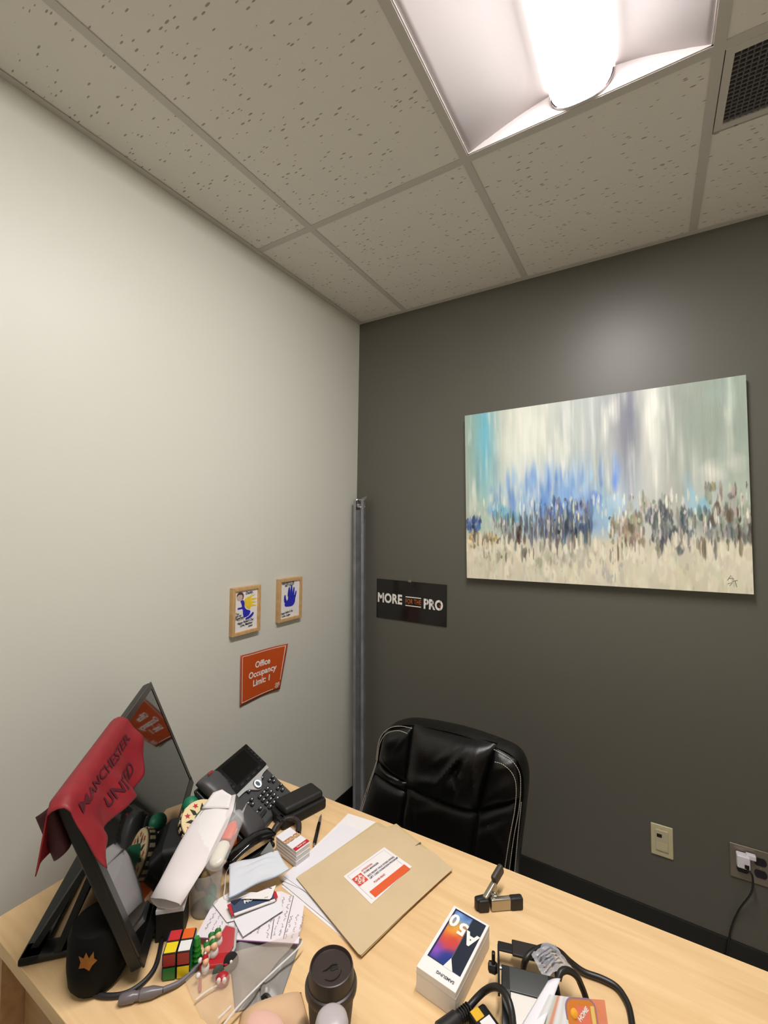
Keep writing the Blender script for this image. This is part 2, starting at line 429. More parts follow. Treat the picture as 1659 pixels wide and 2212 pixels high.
wt = np.clip((V - .42) / .33, 0, 1)[..., None]; A = mid * (1 - wt) + top * wt
wl = np.clip((.30 - V) / .08, 0, 1)[..., None]; A = A * (1 - wl) + low * wl
rs = np.random.RandomState(11)
def stroke(u, v, w, h, c, a=1.0, soft=.5, tail=0.0):
    """brush dab, centre u v, half sizes w h; tail>0 lengthens and fades upward"""
    h2 = h * (1 + tail)
    x0, x1 = max(0, int((u - w) * cw) - 1), min(cw, int((u + w) * cw) + 2)
    y0, y1 = max(0, int((v - h) * ch) - 1), min(ch, int((v + h2) * ch) + 2)
    if x1 <= x0 or y1 <= y0: return
    du = (U[y0:y1, x0:x1] - u) / w; dv = V[y0:y1, x0:x1] - v
    dv = np.where(dv > 0, dv / h2, dv / h)
    ph = rs.rand() * 6; edge = .25 * np.sin(dv * 5 + ph)
    r = np.sqrt((du + edge * .4) ** 2 * (1 + .8 * np.clip(dv, 0, 1)) + dv ** 2)
    k = np.clip((1 - r) / max(soft, .02), 0, 1) * a
    if tail: k = k * np.where(dv > 0, 1 - np.clip(dv, 0, 1) ** 1.5, 1)
    k = k * (.72 + .28 * np.sin(U[y0:y1, x0:x1] * 900 + ph) * np.sin(U[y0:y1, x0:x1] * 331 + 2 * ph))
    A[y0:y1, x0:x1] = A[y0:y1, x0:x1] * (1 - k[..., None]) + np.array(c) * k[..., None]
def jit(c, s=12): 
    g = rs.randn() * s; return tuple(np.clip(x + g + rs.randn() * s * .35, 0, 255) for x in c)
def pick(*cs): return cs[rs.randint(len(cs))]
# long soft veils in the upper half
for _ in range(330):
    u = rs.rand(); v = .45 + rs.rand() * .55
    base = top[min(ch - 1, int(v * ch)), int(u * (cw - 1))]
    white = rs.rand() < (.62 if .14 < u < .45 else .4 if u < .78 else .2)
    c = jit((228, 230, 220) if white else tuple(base * .93), 8)
    stroke(u, v, .004 + rs.rand() * .014, .06 + rs.rand() * .16, c, .5, .9, .6)
for u, v, w, h, c, a in ((.09, .86, .035, .16, (112, 184, 206), .7), (.11, .6, .03, .14, (140, 190, 196), .5), (.2, .78, .05, .2, (226, 228, 214), .6), (.3, .86, .06, .14, (226, 226, 212), .6), (.57, .84, .018, .16, (236, 236, 224), .9), (.6, .92, .03, .1, (238, 238, 228), .8), (.645, .82, .03, .2, (120, 124, 138), .75), (.655, .9, .02, .1, (112, 114, 130), .6), (.72, .85, .022, .2, (240, 240, 230), .9), (.735, .93, .016, .1, (244, 244, 236), .9), (.7, .72, .015, .2, (196, 198, 192), .6), (.86, .82, .08, .2, (146, 158, 146), .5), (.93, .93, .06, .08, (156, 178, 172), .6), (.36, .55, .12, .12, (160, 186, 208), .4), (.55, .66, .05, .16, (158, 166, 160), .6), (.605, .6, .022, .13, (122, 160, 222), .9), (.6, .54, .016, .07, (98, 140, 224), .9), (.9, .56, .045, .08, (230, 226, 216), .9), (.96, .6, .04, .06, (222, 220, 208), .6), (.95, .7, .02, .14, (206, 212, 196), .6), (.83, .47, .02, .14, (150, 190, 212), .8), (.04, .52, .016, .11, (226, 226, 216), .95), (.035, .44, .03, .07, (214, 216, 204), .6)):
    stroke(u, v, w, h, c, a, .8)
# blue band
for _ in range(210):
    u = .1 + abs(rs.beta(2, 2)) * .5; v = .38 + rs.rand() * .22
    c = jit(pick((120, 160, 214), (150, 186, 222), (104, 142, 205), (170, 200, 222), (210, 218, 216), (96, 132, 190)), 8)
    stroke(u, v, .004 + rs.rand() * .01, .03 + rs.rand() * .06, c, .65, .8, 1.0)
for u, v, w, h, c in ((.15, .40, .05, .06, (82, 160, 196)), (.2, .36, .045, .05, (70, 150, 190)), (.12, .42, .03, .05, (120, 166, 206)), (.42, .48, .04, .1, (126, 166, 216)), (.48, .42, .05, .08, (120, 158, 212)), (.34, .42, .03, .07, (96, 140, 206)), (.53, .46, .03, .05, (92, 128, 206)), (.58, .36, .03, .06, (148, 190, 216)), (.6, .44, .04, .05, (170, 204, 220)), (.87, .40, .03, .06, (124, 182, 210)), (.845, .43, .016, .08, (150, 194, 214))):
    stroke(u, v, w, h, c, .85, .5)
# dark short dabs
def dabs(n, u0, u1, v0, v1, cs, w=.0062, h=.05, a=.88, s=18):
    for _ in range(n):
        u = u0 + rs.rand() * (u1 - u0); v = v0 + rs.rand() * (v1 - v0)
        kk = .45 + 1.1 * rs.rand() ** 2; stroke(u, v, w * kk, h * (.35 + rs.rand()) * (.6 + kk * .5), jit(pick(*cs), s), a, .35)
for u, v, w, h, c, a in ((.2, .30, .05, .06, (128, 130, 126), .8), (.3, .29, .05, .06, (116, 120, 120), .85), (.4, .31, .07, .08, (92, 104, 130), .85), (.46, .27, .05, .07, (84, 92, 108), .8), (.36, .36, .05, .05, (104, 118, 150), .7), (.5, .33, .04, .06, (110, 124, 156), .7), (.65, .30, .05, .06, (150, 134, 112), .8), (.9, .31, .07, .08, (122, 126, 120), .7), (.95, .4, .04, .08, (140, 144, 136), .6), (.02, .32, .035, .035, (62, 84, 138), .9), (.1, .24, .05, .03, (180, 144, 88), .7)):
    stroke(u, v, w, h, c, a, .6)
SL = ((84, 92, 100), (108, 114, 116), (70, 78, 90), (132, 136, 132), (152, 152, 144))
dabs(170, .12, .5, .25, .38, SL)
dabs(110, .3, .52, .22, .42, SL + ((70, 92, 140), (58, 70, 110)))
dabs(60, .32, .5, .36, .46, ((90, 98, 120), (110, 140, 190), (150, 150, 146)), .005, .025)
dabs(20, .38, .5, .28, .36, ((44, 50, 74), (60, 70, 96)), .005, .02)
dabs(45, 0, .07, .29, .36, ((58, 80, 136), (76, 104, 160), (46, 56, 96)), .007, .025)
dabs(55, .01, .15, .19, .28, ((186, 150, 88), (168, 128, 70), (206, 190, 150), (130, 104, 74)), .007, .022)
dabs(40, .08, .2, .12, .24, ((132, 128, 112), (160, 154, 136), (100, 92, 78)), .007, .03)
dabs(16, .2, .27, .22, .3, ((70, 56, 44), (92, 74, 58), (120, 110, 96)), .006, .026)
dabs(80, .58, .7, .22, .36, ((150, 132, 108), (116, 98, 80), (176, 160, 134), (134, 128, 112)), .008, .03)
dabs(60, .62, .78, .33, .46, ((178, 174, 160), (206, 200, 186), (150, 146, 134), (120, 118, 112)), .006, .03)
for u, v, w, h in ((.715, .36, .02, .05), (.735, .33, .025, .06), (.76, .28, .025, .06), (.785, .25, .02, .06), (.80, .21, .015, .05), (.745, .4, .012, .05)):
    stroke(u, v, w, h, (74, 82, 90), .9, .3)
dabs(90, .71, .84, .2, .4, ((72, 80, 86), (92, 100, 104), (116, 122, 120), (140, 142, 134)), .007, .035)
dabs(100, .82, 1, .22, .38, ((104, 112, 112), (132, 136, 126), (160, 160, 146), (84, 86, 84)), .006, .035)
dabs(60, .88, 1, .32, .5, ((112, 102, 88), (150, 148, 134), (92, 80, 66), (190, 190, 176), (130, 140, 132)), .006, .035)
for u, v in ((.9, .34), (.91, .39), (.945, .36)): stroke(u, v, .012, .04, (96, 82, 68), .9, .3)
# light dabs over the dark
dabs(150, .04, 1, .27, .47, ((226, 222, 206), (212, 212, 198), (236, 232, 222)), .0035, .03, .85)
# cream field with blunt tops
for _ in range(240):
    u = rs.rand(); t = .16 + .05 * math.sin(u * 9) + (.08 if .5 < u < .62 else 0) - (.05 if .74 < u < .84 else 0) - (.03 if .38 < u < .5 else 0)
    v = t * rs.rand()
    stroke(u, v, .008 + rs.rand() * .012, .03 + rs.rand() * .04, jit((214, 208, 186), 7), .8, .35)
dabs(70, .3, .56, .1, .2, ((160, 156, 140), (176, 172, 154), (190, 186, 168)), .009, .035, .8, 6)
dabs(120, 0, 1, 0, .16, ((190, 184, 164), (222, 214, 192), (178, 172, 156), (228, 222, 204)), .006, .03, .6, 6)
dabs(12, .55, .62, .02, .12, ((150, 150, 158), (170, 168, 166)), .006, .03, .7, 6)
stroke(.25, .13, .02, .02, (226, 216, 206), .8, .4)
for k_ in range(140):      # ragged pale fingers reaching up from the cream field, dark drips reaching down
    u = rs.rand(); b_ = .20 + .03 * math.sin(u * 17) + .03 * math.sin(u * 41)
    if rs.rand() < .6: stroke(u, b_ - .02 * rs.rand(), .004 + .007 * rs.rand(), .03 + .03 * rs.rand(), jit((222, 216, 196), 6), .95, .25)
    else: stroke(u, b_ + .02 * rs.rand(), .003 + .006 * rs.rand(), .03 + .03 * rs.rand(), jit(pick((120, 120, 114), (96, 100, 102), (150, 144, 128), (104, 90, 72)), 10), .9, .25)
A[:] = np.clip((A - 128) * 1.12 + 136, 0, 250)
M_PAINT = attr_mat('canvas_paint', .5, .35)
b = MB().box((0, 0, -.017), (PWD, PHT, .033), PM); b.build('canvas_body', mat('canvas_edge', (196, 192, 178), .8), pt, world=True)
colour_grid('painted_front', A, M_PAINT, pt, lambda u, v: PM @ Vector(((u - .5) * PWD, (v - .5) * PHT, .0006)))
b = MB(); sx, sy = .455, -.335
for P in ([(-.012, 0), (-.002, .018), (.004, .004)], [(-.009, .008), (.006, .006)], [(.0, -.002), (.016, .002)], [(.009, .001), (.013, -.022)], [(-.012, -.012), (.002, -.006), (-.006, -.018)]):
    b.tube([PM @ Vector((sx + x, sy + y, .001)) for x, y in P], .0008, 4)
b.build('signature', mat('signature_ink', (110, 106, 96), .8), pt, world=True)

# ------------------------------------------------------------------ black sign
sg = thing('slogan_sign', 'glossy black sign reading MORE FOR THE PRO on the dark wall', 'sign', (.342, 0, 1.035))
SM = frame((.342, -.006, 1.137), (1, 0, .004), (0, 0, 1))
SW, SH = .398, .202
MB().box((0, 0, -.0025), (SW, SH, .005), SM).build('panel', mat('sign_black', (24, 21, 21), .12, spec=.5), sg, world=True, bevel=.001)
text('word_more', 'MORE', .066, M_TXTW, sg, SM @ Matrix.Translation((-.193, .002, .0008)), 'LEFT', .0026, .80, space=1.06)
text('word_pro', 'PRO', .066, M_TXTW, sg, SM @ Matrix.Translation((.076, -.004, .0008)), 'LEFT', .0026, .80, space=1.06)
text('words_for_the', 'FOR THE', .034, mat('sign_orange', (196, 106, 34), .5), sg, SM @ Matrix.Translation((.019, 0, .0008)), 'CENTER', 0, .64, space=1.05)
for y in (.0225, -.021):
    MB().box((.019, y, .0009), (.088, .0045, .0004), SM).build('bar', M_TXTW, sg, world=True)
MB().lathe([(.005, 0), (.005, .0004)], 6, SM @ Matrix.Translation((.1665, -.004, .001))).build('dot', M_ORANGE, sg, world=True)
for x, dy in ((-.163, .002), (-.106, .002), (-.074, .002), (.094, -.004), (.126, -.004), (.1665, -.004)):   # gaps that cut the letters like a stencil
    MB().box((x, dy, .0014), (.0022, .056, .0002), SM).build('stencil_gap', MATS['sign_black'], sg, world=True)
MB().grid(lambda u, v: SM @ Vector((-.01 + .018 * u, SH / 2 - .003 + .012 * v, .003 + .001 * math.sin(u * 3))), 4, 2).build('tape_tab', mat('grey_tape', (120, 116, 104), .4), sg, world=True, solid=.0004)

# ------------------------------------------------------------------ framed drawings
M_OAK = wood_mat('pale_oak', (190, 150, 100), (214, 176, 124), (3, 60, 20), .5)
def frame_box(name, label, y0, y1, z0, z1, group):
    t = thing(name, label, 'picture frame', (0, (y0 + y1) / 2, z0), 0, group)
    w, h, d, s = y1 - y0, z1 - z0, .02, .014
    Mx = frame((0, (y0 + y1) / 2, (z0 + z1) / 2), (0, 1, 0), (0, 0, 1))
    for k, (P) in enumerate(([(-w / 2, -h / 2), (w / 2, -h / 2), (w / 2 - s, -h / 2 + s), (-w / 2 + s, -h / 2 + s)], [(w / 2, -h / 2), (w / 2, h / 2), (w / 2 - s, h / 2 - s), (w / 2 - s, -h / 2 + s)], [(w / 2, h / 2), (-w / 2, h / 2), (-w / 2 + s, h / 2 - s), (w / 2 - s, h / 2 - s)], [(-w / 2, h / 2), (-w / 2, -h / 2), (-w / 2 + s, -h / 2 + s), (-w / 2 + s, h / 2 - s)])):
        MB().prism(P, .0005, d, Mx).build('frame_rail', M_OAK, t, world=True, bevel=.001, seg=1)
    MB().box((0, 0, .007), (w - 2 * s + .002, h - 2 * s + .002, .012), Mx).build('picture_paper', M_PAPER, t, world=True)
    return t, Mx @ Matrix.Translation((0, 0, .0135)), w - 2 * s, h - 2 * s
def blob(pts, n=6): return smooth_path([(x, y, 0) for x, y in pts], n, True)
def flat(t, name, pts, m, Mx, z=0.0, smooth=True):
    P = blob(pts) if smooth else [Vector((x, y, 0)) for x, y in pts]
    b = MB(); b.add([(p.x, p.y, z) for p in P], [tuple(range(len(P)))], Mx); return b.build(name, m, t, world=True)
M_BLUEP = mat('blue_poster_paint', (38, 42, 176), .6, var=.25, vscale=90)
M_YELP = mat('yellow_poster_paint', (240, 204, 50), .6, var=.1, vscale=60)
M_SKIN = mat('pink_skin_print', (205, 176, 166), .7); M_HAIR = mat('brown_print', (92, 58, 52), .7)
t, Mx, w, h = frame_box('picture_frame', 'oak-framed child painting of a blue figure with a yellow cape', -.838, -.697, 1.088, 1.274, 'framed drawings')
sx, sy = w / 1.0, h / 1.0   # unit square to picture
def S(P): return [((x - .5) * w, (y - .5) * h) for x, y in P]
flat(t, 'hair', S([(.08, .86), (.1, .93), (.2, .97), (.32, .95), (.38, .88), (.36, .8), (.3, .78), (.2, .86)]), M_HAIR, Mx, .0003)
flat(t, 'face', S([(.08, .85), (.12, .78), (.2, .76), (.3, .79), (.33, .85), (.28, .9), (.15, .9)]), M_SKIN, Mx, .0005)
flat(t, 'cape', S([(.4, .74), (.55, .82), (.9, .86), (.7, .79), (1.0, .75), (.72, .71), (.98, .66), (.72, .64), (.98, .57), (.7, .56), (.66, .5), (.45, .6)]), M_YELP, Mx, .0003)
flat(t, 'body', S([(.24, .75), (.36, .76), (.42, .68), (.42, .6), (.5, .52), (.68, .46), (.62, .36), (.42, .33), (.36, .42), (.33, .54), (.14, .55), (.14, .59), (.3, .6), (.28, .68)]), M_BLUEP, Mx, .0006)
flat(t, 'foot', S([(.48, .3), (.6, .33), (.72, .38), (.8, .42), (.84, .38), (.76, .31), (.62, .27), (.5, .26)]), M_BLUEP, Mx, .0007)
def wr(t, s, x, y, size, Mx, w, h, rot=.06, al='LEFT', xs=.85):
    text('handwriting', s, size, M_INK, t, Mx @ Matrix.Translation(((x - .5) * w, (y - .5) * h, .0009)) @ Matrix.Rotation(rot, 4, 'Z'), al, .00035, xs, shear=.15)
wr(t, 'Daddy,', .46, .92, .0155, Mx, w, h)
for s, x, y in (('You', .04, .44), ('are my', .04, .385), ('Superhero', .04, .325)): wr(t, s, x, y, .0135, Mx, w, h, xs=.75)
wr(t, "Happy Father's Day", .12, .2, .0135, Mx, w, h, .08, xs=.75); wr(t, 'Love, Matthew', .24, .135, .0135, Mx, w, h, .08, xs=.75); wr(t, 'xoxo', .6, .085, .012, Mx, w, h, .08)
b = MB(); b.tube([Mx @ Vector(((x - .5) * w, (y - .5) * h, .0009)) for x, y in ((.1, .29), (.18, .275), (.3, .29), (.4, .3))], .0006, 4); b.build('underline', M_INK, t, world=True)
t, Mx, w, h = frame_box('picture_frame', 'oak-framed blue child handprint picture beside the caped figure', -.595, -.449, 1.096, 1.283, 'framed drawings')
flat(t, 'palm', S([(.26, .32), (.4, .3), (.62, .3), (.74, .36), (.78, .46), (.76, .58), (.6, .6), (.42, .6), (.38, .5), (.28, .44), (.22, .38)]), M_BLUEP, Mx, .0004)
for P in ([(.22, .42), (.18, .52), (.2, .62), (.26, .63), (.28, .55), (.32, .46)], [(.38, .58), (.38, .7), (.42, .82), (.48, .83), (.5, .72), (.5, .59)], [(.52, .59), (.51, .74), (.54, .86), (.6, .87), (.62, .74), (.62, .59)], [(.63, .59), (.64, .72), (.68, .81), (.73, .8), (.73, .68), (.71, .57)], [(.72, .52), (.75, .62), (.8, .7), (.84, .69), (.83, .6), (.77, .48)]):
    flat(t, 'finger_print', S(P), M_BLUEP, Mx, .0005)
wr(t, 'HIGH FIVE TO THE', .06, .945, .0125, Mx, w, h, .03, xs=.72); wr(t, 'BEST DADDY', .22, .885, .0125, Mx, w, h, .03, xs=.75)
wr(t, "Happy Father's Day", .05, .135, .0125, Mx, w, h, .07, xs=.72); wr(t, 'Love, Logan', .08, .06, .0125, Mx, w, h, .05, xs=.85)

# ------------------------------------------------------------------ orange notice with a lifting corner
nt_ = thing('paper_notice', 'orange paper notice reading Office Occupancy Limit 1 with a lifting corner', 'notice', (0, -.67, .80))
NW, NH = .212, .2
def NP(x, y, off=0.0):
    u, v = x / NW + .5, y / NH + .5
    Y = -.781 + u * (.212 + .018 * v); Z = .803 + v * .2 + .004 * u * (1 - v) - .006 * math.sin(u * math.pi) * (v - .3)
    X = .0015 + off + .034 * max(0, (u - .45) / .55) ** 2 * (.25 + .75 * v) + .004 * (1 - u) * (1 - v)
    return (X, Y, Z)
M_NOT = mat('notice_orange', (196, 78, 22), .5); M_NOTE = mat('notice_edge', (176, 84, 62), .6)
MB().grid(lambda u, v: NP((u - .5) * NW, (v - .5) * NH), 16, 12).build('sheet', M_NOTE, nt_, smooth=True, world=True, solid=.0004)
MB().grid(lambda u, v: NP((u - .5) * NW * .955, .003 + (v - .5) * NH * .945, .0006), 16, 12).build('orange_field', M_NOT, nt_, smooth=True, world=True)
def bar(x0, y0, x1, y1):
    return MB().grid(lambda u, v: NP(x0 + (x1 - x0) * u, y0 + (y1 - y0) * v, .0011), 14, 14).build('border_line', M_TXTW, nt_, world=True)
e = .0022; ax, ay, bx, by = -.098, -.089, .098, .094
bar(ax, ay, .068, ay + e); bar(ax, by - e, bx, by); bar(ax, ay, ax + e, by); bar(bx - e, -.056, bx, by)
for s, y in (('Office', .043), ('Occupancy', .006), ('Limit: 1', -.031)):
    text('notice_words', s, .036, M_TXTW, nt_, I4, 'CENTER', .0009, .84, warp=lambda x, yy, y=y: NP(x + .002, yy + y, .0013))
def lg(x, y): c, s_ = math.cos(.785), math.sin(.785); return NP(.085 + c * x - s_ * y, -.075 + s_ * x + c * y, .0014)
for s, y, z in (('THE', .009, .006), ('HOME', .001, .0105), ('DEPOT', -.008, .008)):
    text('corner_logo', s, z, M_TXTW, nt_, I4, 'CENTER', .0003, .9, warp=lambda x, yy, y=y: lg(x, yy + y))

# ------------------------------------------------------------------ metal stud leaning in the corner
sd = thing('metal_stud', 'dull grey steel channel standing upright in the room corner', 'metal strip', (.075, -.06, 0))
pA, pB = Vector((.105, -.072, .002)), Vector((.052, -.040, 1.652))
ax_ = (pB - pA).normalized(); L = (pB - pA).length
xa = Vector((1, .25, 0)); ST = frame(pA, xa - ax_ * xa.dot(ax_), ax_)      # local x across, y along, z out to the room
if ST.col[2].y > 0: ST = frame(pA, -(xa - ax_ * xa.dot(ax_)), ax_)
M_STEEL = mat('galvanised_steel', (140, 141, 145), .5, metal=.45, bump=.12, bscale=30, var=.2, vscale=14)
W_ = .056
def stud_part(name, b, m=M_STEEL):
    b.v = [ST @ p for p in b.v]; return b.build(name, m, sd, world=True)
stud_part('web', MB().bb((-W_ / 2, 0, 0), (W_ / 2, L, .0014)))
for s in (-1, 1):
    stud_part('flange', MB().bb((s * W_ / 2 - .0007, 0, 0), (s * W_ / 2 + .0007, L, .030)))
    stud_part('lip', MB().bb((s * W_ / 2, 0, .0288), (s * (W_ / 2 - .014), L, .0302)))
b = MB(); b.grid(lambda u, v: (-.018 + .05 * u, L - .045 + .05 * v, .012 + .02 * v * math.sin(u * 5 + 1) + .006 * math.sin(v * 9)), 8, 8)
stud_part('crumpled_end', b, mat('bright_foil', (205, 203, 200), .18, metal=.9))
b = MB(); b.grid(lambda u, v: (.012 + .032 * u, L + .012 * u + .012 * v - .004, .015 + .01 * u), 4, 2); stud_part('torn_flap', b, M_STEEL)
for x, y in ((.004, L - .12), (-.006, L - .17), (-.004, L - .19)):
    stud_part('screw_head', MB().ball((x, y, .002), (.0025, .004, .0015), n=8), M_CHROME)

# ------------------------------------------------------------------ wall plates
M_IVORY = mat('ivory_plastic', (206, 196, 158), .45)
pl = thing('wall_plate', 'ivory wall plate with one small dark jack', 'wall plate', (1.417, 0, .308))
PM1 = frame((1.417, 0, .364), (1, 0, .02), (0, 0, 1))
MB().box((0, 0, .003), (.070, .114, .006), PM1).build('plate', M_IVORY, pl, world=True, bevel=.003)
MB().box((0, .002, .0075), (.040, .075, .004), PM1).build('insert', mat('ivory_insert', (198, 188, 156), .5), pl, world=True, bevel=.001)
MB().box((-.008, .020, .0098), (.016, .012, .001), PM1).build('jack', M_BLK, pl, world=True)
for y in (.048, -.048): MB().lathe([(.003, .006), (.0025, .0072)], 10, PM1 @ Matrix.Translation((0, y, 0))).build('screw', M_IVORY, pl, world=True)
MB().box((.0, -.018, .0098), (.034, .026, .001), PM1).build('blank_cover', M_IVORY, pl, world=True)
pl = thing('wall_outlet', 'double steel outlet plate with dark sockets low on the dark wall', 'outlet', (1.675, 0, .325))
PM2 = frame((1.675, 0, .383), (1, 0, .03), (0, 0, 1))
MB().box((0, 0, .003), (.116, .114, .006), PM2).build('plate', mat('brushed_steel', (150, 140, 128), .4, metal=.7), pl, world=True, bevel=.002)
for x in (-.024, .024):
    for y in (.02, -.02):
        b = MB(); P = [(.017 * math.cos(a), max(-.0125, min(.0125, .017 * math.sin(a)))) for a in [k * math.pi / 10 for k in range(20)]]
        b.prism([(x + p[0], y + p[1]) for p in P], .006, .0085, PM2); s_ = b.build('socket', mat('dark_violet_socket', (30, 22, 34), .4), pl, world=True)
        b = MB(); b.box((x - .006, y + .002, .0087), (.002, .008, .0006), PM2); b.box((x + .006, y + .002, .0087), (.002, .007, .0006), PM2)
        b.build('slot', M_BLKM, s_, world=True)
    MB().lathe([(.003, .006), (.0025, .0075)], 10, PM2 @ Matrix.Translation((x, 0, 0))).build('screw', M_CHROME, pl, world=True)
ad = thing('power_adapter', 'white plug-in charger in the steel outlet, its dark cord hanging down', 'charger', (1.652, -.02, .37))
AM = PM2 @ Matrix.Translation((-.022, .018, .009))
MB().box((-.002, 0, .014), (.036, .042, .028), AM).build('body', mat('white_plastic', (232, 228, 232), .35), ad, world=True, bevel=.004)
MB().box((.020, .018, .010), (.026, .016, .016), AM).build('second_plug', MATS['white_plastic'], ad, world=True, bevel=.002)
MB().box((.006, -.010, .0285), (.012, .012, .002), AM).build('port', M_BLKM, ad, world=True)
p0 = AM @ Vector((.006, -.016, .03))
b = MB(); b.tube(smooth_path([p0, p0 + Vector((.012, -.012, -.01)), p0 + Vector((.010, -.004, -.07)), (1.640, -.012, .22), (1.618, -.010, .14), (1.605, -.016, .04), (1.60, -.03, .006)], 8), .0028, 6)
b.build('cord', M_RUBBER, ad, smooth=True, world=True)

# ------------------------------------------------------------------ stick on the floor
tag(MB().box((0, 0, .009), (.028, .26, .016), Matrix.Translation((.10, -.27, 0)) @ Matrix.Rotation(-.25, 4, 'Z')).build('wood_strip', mat('yellow_wood', (190, 150, 80), .6), bevel=.002), 'short yellow wooden strip on the floor in the corner', 'wood strip')
# ================================================================== DESK AND CHAIR
dk = thing('desk', 'wide maple laminate desk covered in clutter', 'desk', (1.2, -1.29, 0))
def dback(x): return -.963 + (x - .44) * .045
def dfront(x): return -1.623 + (x - .33) * .012
DX0, DX1 = .272, 2.08
MB().prism([(DX0, dfront(DX0)), (DX1, dfront(DX1)), (DX1, dback(DX1)), (DX0, dback(DX0))], DZ - .027, DZ).build('desktop', M_DESK, dk, world=True, bevel=.0015, seg=1)
for x in (DX0 + .012, DX1 - .04):
    MB().bb((x, dfront(x) + .015, .004), (x + .025, dback(x) - .03, DZ - .028)).build('side_panel', M_DESK_SHADE, dk, world=True)
MB().bb((DX0 + .04, dfront(1) + .045, .15), (DX1 - .045, dfront(1) + .065, DZ - .028)).build('modesty_panel', M_DESK_SHADE, dk, world=True)

# ------------------------------------------------------------------ leather chair
CY = -.61
chx = .785
ch_ = thing('office_chair', 'black leather high-back office chair with cream double stitching behind the desk', 'chair', (chx, CY + .0, 0))
def leanY(z): return CY + (z - .6) * .12
def cpt(px, py, dy=0.0):
    p = aty(px, py, CY); return Vector((p.x, leanY(p.z) + dy, p.z))
OUT = [(772, 1800), (785, 1752), (798, 1700), (812, 1648), (815, 1605), (826, 1582), (850, 1571), (890, 1571), (980, 1590), (1062, 1618), (1104, 1638), (1124, 1664), (1132, 1702), (1129, 1760), (1122, 1830), (1115, 1900), (1108, 1960)]
OW = [cpt(*p) for p in OUT]
zb_ = .42
OW = [Vector((chx - .29, leanY(zb_), zb_))] + [p for p in OW] + [Vector((chx + .25, leanY(zb_), zb_))]
OW = smooth_path(OW, 4)
b = MB(); n = len(OW)
cen = Vector((chx, leanY(.6), .6))
rows = []
for inset, dy in ((.03, .0), (.012, -.004), (0, .012), (0, .045), (.012, .066), (.05, .078)):
    rows.append([Vector((cen.x + (p.x - cen.x) * (1 - inset), p.y + dy, cen.z + (p.z - cen.z) * (1 - inset))) for p in OW])
V = [p for r in rows for p in r]; F = []
for i in range(len(rows) - 1):
    for k in range(n): F.append((i * n + k, i * n + (k + 1) % n, (i + 1) * n + (k + 1) % n, (i + 1) * n + k))
F.append(tuple(range(n - 1, -1, -1))); F.append(tuple(range((len(rows) - 1) * n, len(rows) * n)))
b.add(V, F); b.build('back_shell', M_LEATHER, ch_, smooth=True, world=True)
def cushion(name, TL, TR, BR, BL, bulge, wrinkle=(), nu=28, nv=24, p=4.0, y0=-.001):
    A_, B_, C_, D_ = [cpt(*q) for q in (TL, TR, BR, BL)]
    def fn(u, v):
        a = 2 * u - 1; c = 2 * v - 1
        q = (D_ * (1 - u) + C_ * u) * (1 - v) + (A_ * (1 - u) + B_ * u) * v
        e = max(0.0, (1 - abs(a) ** p) * (1 - abs(c) ** p)) ** .55
        w = 0.0
        for (uu, vv, ang, ln, amp, wid) in wrinkle:
            dx, dy = u - uu, v - vv; al = dx * math.cos(ang) + dy * math.sin(ang); ac = -dx * math.sin(ang) + dy * math.cos(ang)
            w += amp * math.exp(-(al / ln) ** 2 - (ac / wid) ** 2)
        ns = .0016 * math.sin(7 * u + 3 * v + len(name)) + .0012 * math.sin(13 * v - 5 * u)
        return Vector((q.x, q.y + y0 - bulge * e - (w + ns) * e, q.z))
    b = MB(); b.grid(fn, nu, nv)
    b.grid(lambda u, v: fn(u, v) * 0 + Vector((fn(u, v).x, (D_.y * (1 - v) + A_.y * v) + .01, fn(u, v).z)), 4, 4)
    return b.build(name, M_LEATHER, ch_, smooth=True, world=True)
wr_ = [(.60, .62, 1.2, .25, .008, .035), (.74, .55, 1.5, .22, .009, .03), (.88, .6, 1.7, .25, .007, .025), (.5, .75, 1.0, .18, .005, .04), (.67, .6, 1.35, .2, -.006, .03), (.3, .3, .3, .3, .004, .08)]
wr_ = [(a_, b_, c_, d_, e_ * 1.7, f_2) for a_, b_, c_, d_, e_, f_2 in wr_]
cushion('head_pillow', (886, 1570), (1067, 1616), (1032, 1754), (876, 1698), .056, wr_, 40, 32)
cushion('upper_wing', (826, 1582), (884, 1576), (878, 1692), (816, 1646), .026, [(.4, .15, -.6, .4, .006, .08), (.8, .8, .8, .3, .004, .06)])
cushion('upper_wing', (1064, 1622), (1112, 1648), (1124, 1728), (1034, 1750), .026, [(.5, .8, .2, .3, .005, .08)])
cushion('wing_roll', (814, 1648), (877, 1692), (877, 1708), (806, 1668), .016, (), 16, 8, 3)
cushion('lower_wing', (808, 1672), (877, 1712), (866, 1840), (774, 1790), .022, [(.9, .5, 1.4, .4, .005, .05)])
cushion('lower_wing', (1034, 1755), (1112, 1738), (1102, 1930), (1018, 1900), .022, [(.5, .85, .1, .5, -.007, .04), (.7, .6, -.5, .25, .005, .04)])
cushion('centre_panel', (880, 1704), (1030, 1758), (1014, 1906), (862, 1850), .020, [(.12, .45, 1.9, .5, .010, .05), (.24, .4, 1.8, .4, -.008, .04), (.9, .75, 1.3, .2, .006, .04), (.4, .85, .4, .2, .005, .05)])
